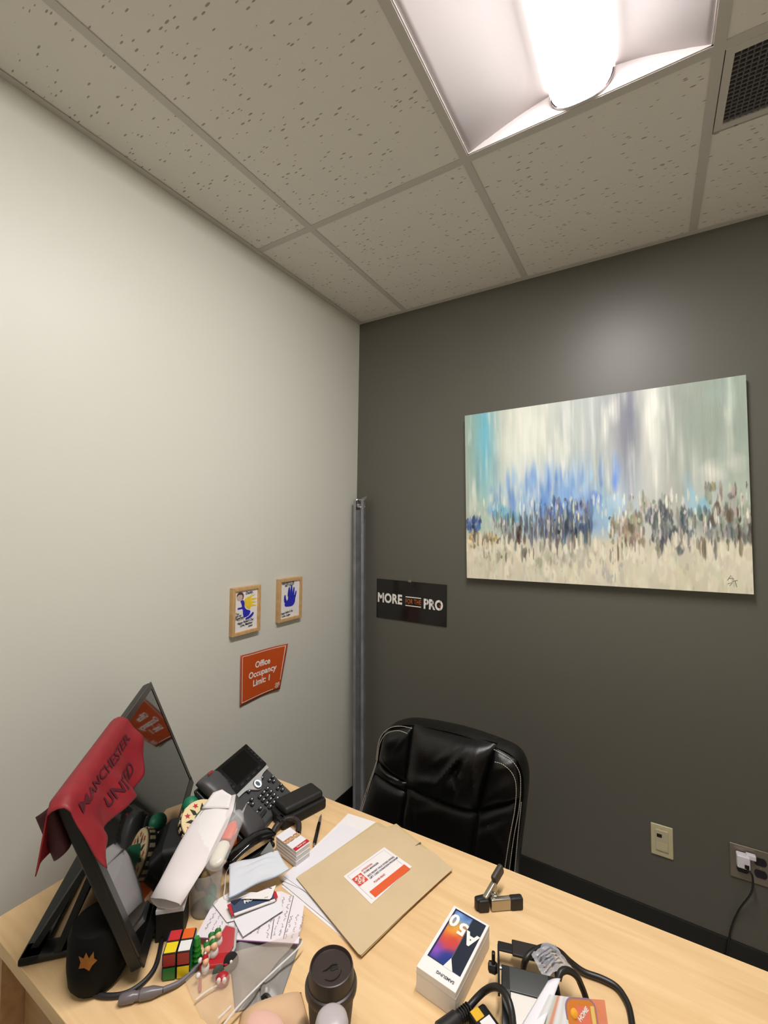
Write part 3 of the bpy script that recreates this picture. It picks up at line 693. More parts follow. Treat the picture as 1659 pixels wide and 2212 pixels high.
def stitch(pxs, dy=-.012, n=10, gap=True):
    P = smooth_path([cpt(*p, dy) for p in pxs], n); b = MB()
    # short thread lengths
    D = [0.0]
    for i in range(1, len(P)): D.append(D[-1] + (P[i] - P[i - 1]).length)
    tot = D[-1]; s = 0.0
    def pos(t):
        k = max(0, min(len(P) - 2, int(np.searchsorted(D, t)) - 1)); q = (t - D[k]) / max(1e-6, D[k + 1] - D[k]); return P[k].lerp(P[k + 1], q)
    while s < tot - .004:
        b.tube([pos(s), pos(s + .0045)], .0011, 4); s += .0062
    return b.build('stitching', M_THREAD, ch_, world=True)
stitch([(880, 1584), (860, 1578), (836, 1584), (823, 1605), (818, 1645), (805, 1695), (792, 1745), (780, 1780)], -.026)
stitch([(886, 1577), (860, 1572), (836, 1577), (818, 1598), (813, 1640)], -.012)
stitch([(816, 1640), (801, 1690), (787, 1740), (776, 1775)], -.014)
stitch([(1070, 1644), (1088, 1650), (1108, 1668), (1117, 1694), (1116, 1740), (1106, 1800), (1097, 1870), (1092, 1920)], -.030)
stitch([(1064, 1623), (1098, 1642), (1119, 1668), (1124, 1700), (1122, 1745), (1113, 1800), (1106, 1860), (1102, 1920)], -.014)
stitch([(1125, 1735), (1120, 1800), (1116, 1860), (1113, 1910)], -.006)
# hidden below the desk: seat, column, star base
MB().box((0, -.17, .445), (.50, .50, .10)).build('seat', M_LEATHER, ch_, bevel=.035, seg=4)
MB().lathe([(.03, .10), (.03, .25), (.022, .25), (.022, .40)], 16, Matrix.Translation((0, -.15, 0))).build('gas_column', M_BLK, ch_)
for k in range(5):
    a = k * 2 * math.pi / 5 + .3; c = Vector((0, -.15, .09)); e_ = c + Vector((math.cos(a) * .28, math.sin(a) * .28, -.02))
    l_ = MB().tube([c, e_], [.028, .016], 8).build('base_leg', M_BLK, ch_, smooth=True)
    MB().lathe([(.022, -.011), (.026, -.006), (.026, .006), (.022, .011)], 14, Matrix.Translation((e_.x, e_.y, .027)) @ Matrix.Rotation(a, 4, 'Z') @ Matrix.Rotation(math.pi / 2, 4, 'X')).build('caster', M_BLKM, l_)

# ================================================================== ON THE DESK: MONITOR
psi, tilt, zb0 = 2.388, .378, .77
mo = thing('monitor', 'black widescreen monitor tilted back, seen edge-on at the left', 'monitor', (.443, -1.338, DZ), psi)
TM = Matrix.Translation((0, 0, zb0 - DZ)) @ Matrix.Rotation(-tilt, 4, 'X')     # x along, z up the screen, front -y
MW, MH = .543, .325
MB().box((0, .011, MH / 2), (MW, .022, MH), TM).build('housing', M_BLK, mo, bevel=.005, seg=3)
M_SCREEN = mat('dark_screen_glass', (10, 11, 10), .05, spec=1.0, coat=1.0)
b = MB(); bz = .016
for p, q in (((-MW / 2, -.002, 0), (MW / 2, .001, bz + .006)), ((-MW / 2, -.002, MH - bz), (MW / 2, .001, MH)), ((-MW / 2, -.002, bz), (-MW / 2 + bz, .001, MH - bz)), ((MW / 2 - bz, -.002, bz), (MW / 2, .001, MH - bz))): b.bb(p, q, TM)
b.build('bezel', mat('bezel_black', (26, 25, 24), .25), mo)
MB().bb((-MW / 2 + bz, -.0008, bz + .005), (MW / 2 - bz, .0006, MH - bz), TM).build('screen', M_SCREEN, mo)
b = MB(); b.prism([(-.19, .03), (.19, .03), (.15, .26), (-.15, .26)], 0, .028, TM @ Matrix.Translation((0, .022, 0)) @ Matrix(((1, 0, 0, 0), (0, 0, 1, 0), (0, 1, 0, 0), (0, 0, 0, 1))))
b.build('back_housing', M_BLKM, mo, bevel=.008)
b = MB(); z1, t_ = .013, .036    # flat open base frame
xa0, xa1, ya0, ya1 = -.185, .185, -.035, .222
for p, q in (((xa0, ya1 - t_, 0), (xa1, ya1, z1)), ((xa0, ya0, 0), (xa1, ya0 + .03, z1)), ((xa0, ya0, 0), (xa0 + t_, ya1, z1)), ((xa1 - t_, ya0, 0), (xa1, ya1, z1))): b.bb(p, q)
b.build('base_frame', M_BLK, mo, bevel=.004)
b = MB()
for s in (-1, 1):
    b.add([(s * .165, .20, .010), (s * .125, .20, .010), (s * .10, .075, .205), (s * .14, .075, .205), (s * .165, .212, .010), (s * .125, .212, .010), (s * .10, .088, .205), (s * .14, .088, .205)], [(0, 1, 2, 3), (7, 6, 5, 4), (0, 4, 5, 1), (3, 2, 6, 7), (1, 5, 6, 2), (0, 3, 7, 4)])
b.add([(-.185, .155, .012), (.185, .155, .012), (.16, .085, .19), (-.16, .085, .19), (-.185, .167, .013), (.185, .167, .013), (.16, .097, .194), (-.16, .097, .194)], [(0, 1, 2, 3), (7, 6, 5, 4), (0, 4, 5, 1), (3, 2, 6, 7), (1, 5, 6, 2), (0, 3, 7, 4)])
b.build('easel_strut', M_BLKM, mo)
b = MB(); b.bb((-.06, -.03, .008), (.06, .09, .075)); b.build('hinge_block', M_BLKM, mo, bevel=.012)

# red scarf-like banner folded over the top edge
bn = thing('red_banner', 'red printed football shirt cloth draped over the monitor corner', 'cloth', (.53, -1.58, DZ), psi)
def edge(s, off_y, down):          # s metres from the near top corner along the edge
    return Vector((-MW / 2 + s, 0, MH + .003))
TB = Matrix.Translation(Vector((.443, -1.338, DZ))) @ Matrix.Rotation(psi, 4, 'Z') @ TM
rb = np.random.RandomState(3)
LF = lambda s: .112 + .012 * math.sin(s * 22 + 3.6) + .08 * max(0, .05 - s) - .7 * max(0, s - .24)  # front hang
LB = lambda s: .075 + .015 * math.sin(s * 15)
S0, S1 = -.022, .292
def BN(s, t, off=0.0):
    """s along the edge, t: -1 front hem .. 0 over the edge .. +1 back hem"""
    x = -MW / 2 + s
    out = max(0.0, -s)                         # part that overhangs past the corner sags
    if t < 0:
        d = -t * LF(s); y = -.009 - off - .004 * math.sin(s * 34 + t * 3) * (-t) ** .7 - .014 * (-t) * (1 + math.sin(s * 46 - t * 2)) * .5 - .004 * math.sin(s * 90 + t * 7) * (-t)
        return TB @ Vector((x, y, MH + .004 - d - out * .5))
    if t < .25:
        a = t / .25 * math.pi; return TB @ Vector((x, -.006 + .032 * (1 - math.cos(a)) / 2, MH + .004 + .009 * math.sin(a) - out * .5))
    d = (t - .25) / .75 * LB(s)
    fl_ = .05 * (d / .1) * max(0, .15 - s) / .15
    return TB @ Vector((x - .25 * fl_, .026 + off + fl_ + .008 * math.sin(s * 40) * d / .1, MH + .004 - d - out * .5))
M_BAN = mat('red_jersey', (134, 24, 34), .55, bump=.3, bscale=60, var=.12, vscale=30)
MB().grid(lambda u, v: BN(S0 + (S1 - S0) * u, -1 + 2 * v), 46, 40).build('cloth', M_BAN, bn, smooth=True, world=True, solid=.0016)
# folded tail that hangs behind the corner
def TL_(u, v):
    a = -.5 + u * math.pi * 1.05
    return TB @ Vector((-MW / 2 + .010 - .014 * math.sin(a) * (.6 + .4 * v) + .006 * v, .027 + .017 * (1 - math.cos(a)) * .8 + .004 * v, MH + .004 - .082 * v - .010 * u))
MB().grid(TL_, 14, 12).build('folded_tail', mat('dark_red_lining', (66, 20, 32), .65), bn, smooth=True, world=True, solid=.0016)
M_BTXT = mat('dark_jersey_print', (74, 16, 28), .6)
def bw_(s0, t0, sc):
    return lambda x, y: BN(s0 + x * sc, t0 + y, .0022)
text('printed_words', 'MANCHESTER', .26, M_BTXT, bn, I4, 'CENTER', .004, 1.0, warp=lambda x, y: BN(.125 + x * .155, -.26 + y * .9, .0022))
text('printed_words', 'UNITED', .34, M_BTXT, bn, I4, 'CENTER', .006, 1.0, warp=lambda x, y: BN(.145 + x * .13, -.68 + y * .9, .0022))

# black rounded speaker behind the near corner
sp = thing('desk_speaker', 'small rounded black speaker with an orange sticker by the monitor corner', 'speaker', (.560, -1.556, DZ), psi)
b = MB(); prof = [(.026, 0), (.038, .002), (.044, .012), (.047, .04), (.046, .085), (.040, .100), (.012, .106)]
b.lathe(prof, 24); b.build('body', mat('soot_black', (5, 5, 5), .75, spec=.2), sp, smooth=True)
o_ = MB()
P = [Vector((x, y, 0)) for x, y in ((-.014, -.010), (-.011, .000), (-.015, .010), (-.006, .006), (-.002, .015), (.003, .005), (.010, .014), (.011, .003), (.016, -.002), (.008, -.008), (.004, -.015), (-.004, -.009))]
cdir = (CAM - Vector((.560, -1.556, DZ + .06))); cdir.z = 0; cdir.normalize()
side = Vector((-cdir.y, cdir.x, 0))
#ctr = Vector((.560, -1.556, DZ + .082))
def stk(x, y, off=.0012):
    th = x / .052; d = cdir * math.cos(th - .35) + side * math.sin(th - .35); zz = .070 + y
    rr = float(np.interp(zz, [q[1] for q in prof], [q[0] for q in prof])) + off
    return Vector((.560, -1.556, DZ + zz)) + d * rr
pts = [stk(p.x, p.y) for p in P]; c0 = stk(0, 0)
b = MB(); b.add([c0] + pts, [(0, i + 1, (i + 1) % len(pts) + 1) for i in range(len(pts))]); b.build('sticker', mat('amber_sticker', (150, 90, 18), .6), sp, world=True)

# ------------------------------------------------------------------ cables by the monitor
cb = thing('monitor_cable', 'black cable looping round the monitor foot to a grey in-line adapter', 'cable', (.62, -1.55, DZ))
def dpts(L, z): return [at(x, y, DZ + z) for x, y in L]
r_ = .0042
b = MB(); b.tube(smooth_path(dpts([(176, 1995), (162, 2050), (164, 2098), (182, 2132), (215, 2150), (262, 2149), (300, 2130), (330, 2098), (344, 2060), (352, 2010)], r_), 8), r_, 8)
b.build('loop', mat('cable_black', (34, 31, 32), .5), cb, smooth=True, world=True)
q0, q1 = at(257, 2160, DZ + .008), at(352, 2138, DZ + .008)
dq = (q1 - q0).normalized()
b = MB(); b.tube([q0, q0 + dq * .004, q0 + dq * .022, q0 + dq * .024, q0 + dq * .030, q0 + dq * .032, q1 - dq * .016, q1], [.005, .0078, .008, .0066, .0066, .0085, .0085, .004], 12)
b.build('connector', mat('grey_plastic', (112, 104, 106), .3), cb, smooth=True, world=True)
b = MB(); b.tube(smooth_path([q1, at(385, 2124, DZ + .006), at(410, 2104, DZ + .005), at(432, 2082, DZ + .005), at(445, 2060, DZ + .005)], 8), .0040, 8)
b.build('grey_lead', mat('cable_grey', (104, 98, 104), .5), cb, smooth=True, world=True)

# ================================================================== PHONE
ph = thing('desk_phone', 'dark grey office desk phone with lit round button and tilted display', 'phone', (.519, -1.086, DZ), 1.838)
pt_, PW, PH_ = .984, .151, .183
PT = Matrix.Translation((0, 0, .020)) @ Matrix.Rotation(-pt_, 4, 'X')     # face: x across, z up the face, outward -y
M_PHN = mat('phone_charcoal', (70, 69, 70), .45); M_PHD = mat('phone_dark', (38, 38, 39), .4)
fy, fz = PH_ * math.sin(pt_), PH_ * math.cos(pt_)
def wedge(x0, x1, m, name, lift=0.0):
    pr_ = [(0, 0), (0, .018 + lift), (fy, .018 + fz + lift), (fy + .012, .012 + fz), (fy - .03, 0)]
    b = MB(); n = len(pr_); V = [(x0, y, z) for y, z in pr_] + [(x1, y, z) for y, z in pr_]
    F = [tuple(range(n)), tuple(range(2 * n - 1, n - 1, -1))] + [(i, n + i, n + (i + 1) % n, (i + 1) % n) for i in range(n)]
    b.add(V, F); return b.build(name, m, ph, bevel=.004)
wedge(-PW / 2, PW / 2, M_PHN, 'body')
wedge(-PW / 2 - .062, -PW / 2, M_PHD, 'cradle', -.006)
b = MB(); b.bb((-PW / 2 - .001, -.009, .103), (PW / 2 + .001, .0, PH_ + .006), PT); b.build('display_panel', mat('phone_display', (17, 17, 16), .3), ph, bevel=.003)
dp = MB().bb((-PW / 2 + .024, -.0096, .118), (PW / 2 - .024, -.009, PH_ - .004), PT).build('display_glass', M_GLOSS, ph)
b = MB(); n = 24
Ps = [(-PW / 2, .102)] + [(-PW / 2 + PW * k / n, .102 - .009 - .026 * math.exp(-((k / n - .5) / .16) ** 2)) for k in range(n + 1)] + [(PW / 2, .102)]
b.prism(Ps, -.0045, -.001, PT @ Matrix(((1, 0, 0, 0), (0, 0, 1, 0), (0, 1, 0, 0), (0, 0, 0, 1)))); b.build('silver_strip', mat('silver_grey_plastic', (176, 176, 174), .4), ph)
FM = PT @ Matrix(((1, 0, 0, 0), (0, 0, -1, 0), (0, 1, 0, 0), (0, 0, 0, 1)))    # x across, y up the face, z outward
MB().lathe([(.0135, .003), (.0135, .0075), (.0125, .009)], 28, FM @ Matrix.Translation((0, .082, 0))).build('navigation_button', M_CHROME, ph, smooth=True)
b = MB(); b.tube([(.0095 * math.cos(a), .082 + .0095 * math.sin(a), .0095) for a in [k * math.pi / 12 for k in range(24)]], .0014, 6, True, FM)
b.build('light_ring', mat('lit_ring', (190, 215, 255), .4, emis=2.5), ph, smooth=True)
key = None
def kbtn(x, y, w, h, m=M_PHD, dot=True, nm='key'):
    k = MB().box((x, y, .0025), (w, h, .004), FM).build(nm, m, ph, bevel=.001, seg=1)
    if dot: MB().box((x, y, .0048), (w * .34, h * .42, .0004), FM).build('legend', mat('key_legend', (200, 200, 198), .6), k)
for r in range(4):
    for c in range(3): kbtn((c - 1) * .0185, .055 - r * .0125, .0145, .0085)
for s in (-1, 1):
    for x, y in ((.045, .066), (.062, .066), (.0535, .056), (.045, .034), (.062, .034), (.0535, .022)): 
        if s < 0 and y < .03: continue
        kbtn(s * x, y, .011, .008)
kbtn(-.052, .020, .030, .009, dot=False, nm='volume_bar')
for s in (-1, 1): kbtn(s * .032, .086, .012, .008)
for k in range(4): MB().box((-.040 + k * .0267, .110, .0100), (.015, .005, .002), FM).build('soft_key', M_PHD, ph)
for s in (-1, 1):
    for k in range(5): MB().box((s * .0665, .121 + k * .0125, .0100), (.009, .007, .002), FM).build('line_key', M_PHD, ph)
# handset along the left side
b = MB(); hx = -PW / 2 - .031
prof_ = [(.000, .012, .030), (.010, .022, .031), (.045, .030, .030), (.060, .030, .027), (.095, .026, .023), (.130, .030, .026), (.150, .034, .030), (.185, .032, .031), (.200, .020, .028)]
def HS(u, v):
    i = v * (len(prof_) - 1); k = min(int(i), len(prof_) - 2); q = i - k
    y_, h_, w_ = [prof_[k][j] * (1 - q) + prof_[k + 1][j] * q for j in range(3)]
    a = u * 2 * math.pi; c, s = math.cos(a), math.sin(a)
    return Vector((hx + w_ * math.copysign(abs(c) ** .6, c), -.008 + y_, -.004 + (h_ * .5) * (1 + math.copysign(abs(s) ** .6, s))))
b.grid(HS, 24, 24, FM)
for v in (0, 1):
    b.add([HS(k / 24, v) for k in range(24)], [tuple(range(24))] if v else [tuple(range(23, -1, -1))], FM)
hs = b.build('handset', M_PHN, ph, smooth=True)
MB().box((hx, .184, .0305), (.018, .004, .002), FM).build('message_light', mat('red_lamp', (160, 40, 40), .4), hs)
# coiled cord
cc = ph
def coil(path, turns, rad, wire):
    P = smooth_path(path, 12); D = [0.0]
    for i in range(1, len(P)): D.append(D[-1] + (P[i] - P[i - 1]).length)
    out = []; N = turns * 9
    for i in range(N + 1):
        s = D[-1] * i / N; k = max(0, min(len(P) - 2, int(np.searchsorted(D, s)) - 1)); q = (s - D[k]) / max(1e-6, D[k + 1] - D[k])
        c = P[k].lerp(P[k + 1], q); t = (P[k + 1] - P[k]).normalized(); a = t.cross(Vector((0, 0, 1))).normalized(); u = a.cross(t)
        g = 2 * math.pi * i / 9; out.append(c + a * math.cos(g) * rad + u * math.sin(g) * rad)
    return MB().tube(out, wire, 6)
z_ = DZ + .010
coil([at(508, 1792, z_ + .012), at(518, 1812, z_), at(540, 1824, z_), at(560, 1822, z_)], 16, .0058, .0019).build('coiled_cord', mat('coil_brown_black', (58, 50, 50), .45), cc, smooth=True, world=True)
coil([at(566, 1822, z_), at(585, 1806, z_), at(598, 1784, z_ + .006), at(616, 1770, z_ + .012), at(634, 1768, z_ + .010), at(645, 1780, z_ + .004), at(644, 1800, z_)], 44, .0058, .0019).build('coiled_cord', mat('coil_brown_black', (58, 50, 50), .45), cc, smooth=True, world=True)
MB().tube(smooth_path([at(556, 1824, z_), at(575, 1812, z_), at(580, 1815, z_), at(592, 1812, z_)], 6), .0035, 6).build('cord_lead', M_RUBBER, cc, smooth=True, world=True)

# black box between phone and corner
bx_ = thing('black_card_reader', 'chunky matte black box with rounded lid beside the desk phone', 'device', (.560, -1.050, DZ), math.atan2(.165, .045) - math.pi / 2)
MB().box((0, 0, .014), (.070, .138, .028)).build('base', M_BLKM, bx_, bevel=.006)
MB().box((-.004, .004, .036), (.062, .122, .022)).build('lid', mat('worn_black', (26, 25, 23), .55), bx_, bevel=.010, seg=4)
MB().box((.020, -.066, .022), (.022, .018, .012)).build('latch', M_BLK, bx_, bevel=.002)
# ================================================================== DESK CLUTTER
# ------------------------------------------------------------------ papers
def poly_sheet(name, pxs, z, m, label=None, cat=None, thick=.0004, parent=None, group=None):
    P = [at(x, y, z) for x, y in pxs]
    b = MB(); b.prism([(p.x, p.y) for p in P], z - thick, z)
    o = b.build(name, m, parent, world=True)
    if label: tag(o, label, cat, group)
    return o
def scribble(name, parent, o, dx, dy, lines, L, step, h, m=M_GREYINK, seed=1, w=.0005, gaps=.3):
    """handwriting-like strokes in the plane at o"""
    rr = np.random.RandomState(seed); b = MB(); dx = Vector(dx).normalized(); dy = Vector(dy).normalized()
    for i in range(lines):
        s = rr.rand() * L * .1; end = L * (.45 + .5 * rr.rand())
        while s < end:
            wl = .006 + rr.rand() * .012; P = []
            k = int(wl / .0012)
            for q in range(k + 1):
                P.append(Vector(o) + dx * (s + q * .0012) - dy * (i * step) + dy * (h * (rr.rand() - .5) * (1.6 if q % 2 else .6)))
            if len(P) > 1: b.tube(P, w, 3, flat=.3)
            s += wl + .002 + rr.rand() * .006 * gaps
    return b.build(name, m, parent, world=True)

z = DZ + .0008
M_PAPER2 = mat('cool_white_paper', (228, 226, 230), .8)
poly_sheet('paper_sheet', [(607, 1914), (752, 2036), (790, 1990), (700, 1880)], z, M_PAPER, 'white sheet at the bottom of the pile under the tan folder', 'paper', .0006, group='sheets under the folder')
poly_sheet('paper_sheet', [(609, 1908), (756, 2030), (800, 1960), (680, 1850)], z + .0016, M_PAPER2, 'white sheet with dark printed edge just under the tan folder', 'paper', .0006, group='sheets under the folder')
poly_sheet('paper_sheet', [(606, 1900), (740, 1770), (752, 1757), (822, 1779), (852, 1800), (740, 1960)], z + .003, M_PAPER, 'white sheet fanned out above the tan folder at the desk edge', 'paper', .0006, group='sheets under the folder')
o = poly_sheet('paper_sheet', [(612, 1892), (716, 1800), (738, 1779), (842, 1815), (752, 1990)], z + .0042, M_PAPER2, 'second white sheet peeking out between folder and pen', 'paper', .0005, group='sheets under the folder')
# tan folder with torn top edge
FZt = DZ + .0085
fd = thing('paper_folder', 'tan card folder with torn corner and a white address label', 'folder', tuple(at(800, 1920)))
poly_sheet('back_leaf', [(641, 1897), (812, 1776), (820, 1777), (836, 1787), (856, 1779), (905, 1818), (975, 1874), (781, 2066)], FZt - .0022, mat('folder_tan_back', (200, 178, 130), .75), parent=fd, thick=.0008)
poly_sheet('front_leaf', [(640, 1896), (646, 1891), (815, 1780), (819, 1785), (832, 1789), (852, 1785), (860, 1787), (904, 1822), (908, 1828), (940, 1843), (978, 1877), (950, 1902), (860, 1985), (780, 2063), (774, 2060)], FZt, mat('folder_tan', (208, 184, 146), .75, var=.04, vscale=12), parent=fd, thick=.0008)
b = MB(); b.tube([at(897, 1827, FZt + .0006), at(909, 1820, FZt + .0006)], [.0003, .0022], 4, flat=.2); b.build('tear', mat('dark_tear', (96, 82, 60), .9), fd, world=True)
lab = poly_sheet('address_label', [(742, 1893), (830, 1830), (890, 1872), (802, 1953)], FZt + .0008, M_PAPER, parent=fd, thick=.0003); lab['label'] = 'white address label with orange bar'
lo = at(742, 1893, FZt + .0008); lx = at(830, 1830, FZt + .0008) - lo; ly = at(802, 1953, FZt + .0008) - lo
LW, LH = lx.length, ly.length
lyn = (ly - lx * (ly.dot(lx) / lx.length_squared)).normalized()
LM = frame(lo, lx, -lyn) @ Matrix.Translation((0, 0, .0004))      # x right, y up (negative into the label)
b = MB(); b.box((LW * .54, -LH * .84, .0001), (LW * .86, LH * .2, .0002), LM); b.build('orange_bar', mat('label_orange', (222, 92, 44), .6), fd, world=True)
b = MB(); 
for x0, y0, x1, y1 in ((.05, .06, .95, .065), (.05, .06, .055, .93), (.945, .06, .95, .74)): b.bb((x0 * LW, -y0 * LH, 0), (x1 * LW, -y1 * LH, .0002), LM)
b.build('border_line', mat('lilac_line', (206, 198, 208), .8), fd, world=True)
b = MB(); b.box((LW * .165, -LH * .34, .0001), (.026, .026, .0002), LM); b.build('logo_square', mat('logo_red_orange', (214, 76, 52), .6), fd, world=True)
LG = LM @ Matrix.Translation((LW * .165, -LH * .34, .0004)) @ Matrix.Rotation(math.radians(45), 4, 'Z')
for s, y, sz in (('THE', .008, .006), ('HOME', .0, .0105), ('DEPOT', -.008, .0065)): text('logo_words', s, sz, M_TXTW, fd, LG @ Matrix.Translation((0, y, 0)), 'CENTER', .0003, .8)
M_REDT = mat('red_type', (206, 92, 84), .8); M_DKT = mat('dark_type', (92, 88, 102), .8)
for s, y, m_ in (('ATTENTION:', .19, M_REDT), ('STORE MANAGER', .27, M_DKT), ('2022 FRONT HALF STORE GIVING', .40, M_DKT), ('GIFT CARD DONATION PROGRAM', .48, M_DKT), ('PLEASE READ', .63, M_REDT)):
    text('label_type', s, .0068, m_, fd, LM @ Matrix.Translation((LW * .30, -y * LH, .0004)), 'LEFT', .00012, .82)

# handwritten notes
hn = thing('note_paper', 'large handwritten note sheet, purple edged, lying across the grey pouch', 'paper', tuple(at(540, 1990)))
HZ = DZ + .016
M_NOTEP = mat('note_white', (232, 224, 228), .8)
poly_sheet('sheet', [(424, 2020), (430, 2024), (645, 2038), (657, 1955), (640, 1940), (608, 1925), (520, 1935), (463, 1947)], HZ, M_NOTEP, parent=hn, thick=.0008)
poly_sheet('purple_edge', [(424, 2021), (430, 2026), (645, 2040), (646, 2036), (430, 2022)], HZ - .0004, mat('purple_edge', (150, 96, 150), .7), parent=hn, thick=.001)
o0 = at(440, 2016, HZ + .0005); dx = at(470, 1960, HZ) - at(440, 2016, HZ); dr = at(470, 2018, HZ) - at(440, 2016, HZ)
scribble('handwriting', hn, o0, dx, -dr, 9, .075, .0125, .004, seed=4)
scribble('handwriting', hn, at(575, 2026, HZ + .0005), at(600, 1945, HZ) - at(575, 2026, HZ), -(at(605, 2028, HZ) - at(575, 2026, HZ)), 6, .09, .012, .0045, seed=9)
for x0, y0, x1, y1 in ((585, 2028, 592, 1985), (612, 2028, 634, 1935)):
    MB().tube([at(x0, y0, HZ + .0005), at(x1, y1, HZ + .0005)], .0006, 4).build('pen_line', M_INK, hn, world=True)
o = poly_sheet('paper_sheet', [(458, 1950), (500, 1925), (608, 1930), (600, 1968), (490, 1992)], HZ + .003, M_PAPER, 'small blank white slip under the blue card', 'paper', .0005)
o = poly_sheet('torn_receipt', [(505, 1985), (560, 1963), (606, 1944), (612, 1966), (590, 1980), (525, 2023), (515, 2006)], HZ + .0055, M_PAPER2, 'torn white slip lying on top of the handwritten sheet', 'paper', .0006)
# blue card with red ends
bc = thing('blue_card', 'folded blue card with red ends on the note papers', 'card', tuple(at(550, 1940)))
CZ = HZ + .012
CM_ = frame(at(500, 1962, CZ), at(590, 1926, CZ) - at(500, 1962, CZ), (0, 0, 1)); 
def quad(name, pxs, z, m, parent, thick=.0015): return poly_sheet(name, pxs, z, m, parent=parent, thick=thick)
quad('card_face', [(498, 1946), (592, 1918), (597, 1938), (505, 1972)], CZ, mat('slate_blue_card', (62, 78, 104), .5), bc, .003)
quad('red_end', [(491, 1954), (498, 1951), (505, 1974), (501, 1976)], CZ + .0005, M_RED, bc, .003)
quad('red_end', [(590, 1927), (596, 1925), (600, 1936), (594, 1942)], CZ + .0005, M_RED, bc, .003)
quad('white_fold', [(505, 1973), (594, 1941), (595, 1945), (507, 1977)], CZ - .001, M_PAPER, bc, .002)
quad('dark_corner', [(498, 1947), (525, 1938), (506, 1955)], CZ + .0008, mat('navy_card', (28, 34, 56), .5), bc, .0006)
tx = at(540, 1940, CZ) - at(525, 1946, CZ)
text('card_word', 'MOVE', .011, M_TXTW, bc, frame(at(527, 1949, CZ + .0012), tx, Vector((0, 0, 1)).cross(tx)), 'LEFT', .0006, 1.0)
wc = thing('white_card', 'small white card with a dark logo tucked between mask and blue card', 'card', tuple(at(560, 1930)))
quad('card', [(520, 1941), (596, 1912), (587, 1938), (583, 1942)], CZ + .005, M_PAPER, wc, .0006)
b = MB(); b.tube([at(572, 1920, CZ + .0056), at(580, 1917, CZ + .0056), at(587, 1919, CZ + .0056)], .0012, 4, flat=.3); b.build('logo', mat('violet_grey', (110, 96, 120), .7), wc, world=True)
b = MB(); b.tube([at(571, 1939, CZ + .0056), at(579, 1937, CZ + .0056)], .0008, 4, flat=.3); b.build('print', mat('olive_print', (180, 170, 130), .7), wc, world=True)

# ------------------------------------------------------------------ face mask
mk = thing('face_mask', 'pale blue-white disposable face mask with ear loop on the papers', 'mask', tuple(at(560, 1880)))
cA, cB, cC, cD = [at(*q) for q in ((495, 1868, DZ + .045), (600, 1838, DZ + .040), (625, 1878, DZ + .030), (495, 1938, DZ + .032))]
def MK(u, v):
    q = (cA * (1 - u) + cB * u) * (1 - v) + (cD * (1 - u) + cC * u) * v
    return q + Vector((0, 0, .007 * math.sin(math.pi * u) * math.sin(math.pi * v) + .0022 * abs(math.sin(v * 4 * math.pi)) * math.sin(math.pi * u) + .002 * math.sin(u * 9 + v * 4)))
MB().grid(MK, 30, 26).build('fabric', mat('mask_fabric', (212, 216, 222), .75, bump=.3, bscale=150), mk, smooth=True, world=True, solid=.001)
b = MB(); b.tube([MK(k / 12, 1) for k in range(13)], .0012, 5); b.build('seam', mat('mask_blue_seam', (150, 168, 194), .7), mk, smooth=True, world=True)
MB().tube(smooth_path([MK(0, .1), at(488, 1888, DZ + .03), at(486, 1915, DZ + .022), at(484, 1938, DZ + .02), at(492, 1945, DZ + .02), MK(0, .95)], 8), .0012, 6).build('ear_loop', mat('white_elastic', (225, 222, 218), .8), mk, smooth=True, world=True)
gf = thing('grey_flap', 'grey card scrap propped between mask and card stack', 'card', tuple(at(580, 1850)))
P = [at(562, 1846, DZ + .03), at(583, 1818, DZ + .05), at(592, 1838, DZ + .046), at(575, 1850, DZ + .03)]
MB().add(P, [(0, 1, 2, 3)]).build('card', mat('grey_card', (134, 138, 134), .6), gf, world=True, solid=.001)

# ------------------------------------------------------------------ stack of gift cards
gc = thing('gift_card_stack', 'block of white gift cards with red stripe next to the pen', 'card stack', (0, 0, 0))
zt = DZ + .040
g0, g1, g2 = at(596, 1806, zt), at(626, 1786, zt), at(670, 1818, zt)
ex = (g1 - g0); ey = (g2 - g1); gw, gl = ex.length, ey.length
GM = frame(g0 + ex, ey, -ex)     # x along the card, y to the viewer's left
if GM.col[2].z < 0: GM = frame(g0, ey, ex)
gc.location = tuple((g0 + g2) / 2 * 1.0); gc.location.z = DZ; ROOT[gc.name] = Matrix.Translation(gc.location)
for k in range(10):
    MB().box((gl / 2, gw / 2, -.002 - k * .0038), (gl - .001 * (k % 3), gw - .0012 * (k % 2), .0034), GM).build('card', M_PAPER if k % 3 else M_PAPER2, gc, world=True, bevel=.0006, seg=1)
MB().box((gl * .90, gw / 2, .0004), (gl * .14, gw * .98, .0004), GM).build('red_stripe', M_RED, gc, world=True)
MB().box((gl * .93, gw * .52, -.036), (gl * .15, gw * .96, .002), GM).build('red_lower_edge', M_RED, gc, world=True)
GT = GM @ Matrix.Translation((gl * .47, gw * .5, .0008)) @ Matrix.Rotation(math.radians(90), 4, 'Z')
text('card_word', 'TEXT', .018, mat('bronze_type', (196, 110, 70), .5), gc, GT, 'CENTER', .0007, .95)
text('card_word', 'Thank you', .006, M_TXTW, gc, GM @ Matrix.Translation((gl * .90, gw * .5, .0012)) @ Matrix.Rotation(math.radians(90), 4, 'Z'), 'CENTER', .0001, 1)
MB().bb((gl * .45, gw * 1.0, -.040), (gl * .53, gw * 1.0 + .0008, .0006), GM).build('rubber_band', mat('tan_band', (190, 160, 110), .6), gc, world=True)
MB().bb((gl * .45, 0, .0004), (gl * .53, gw, .0010), GM).build('rubber_band', MATS['tan_band'], gc, world=True)

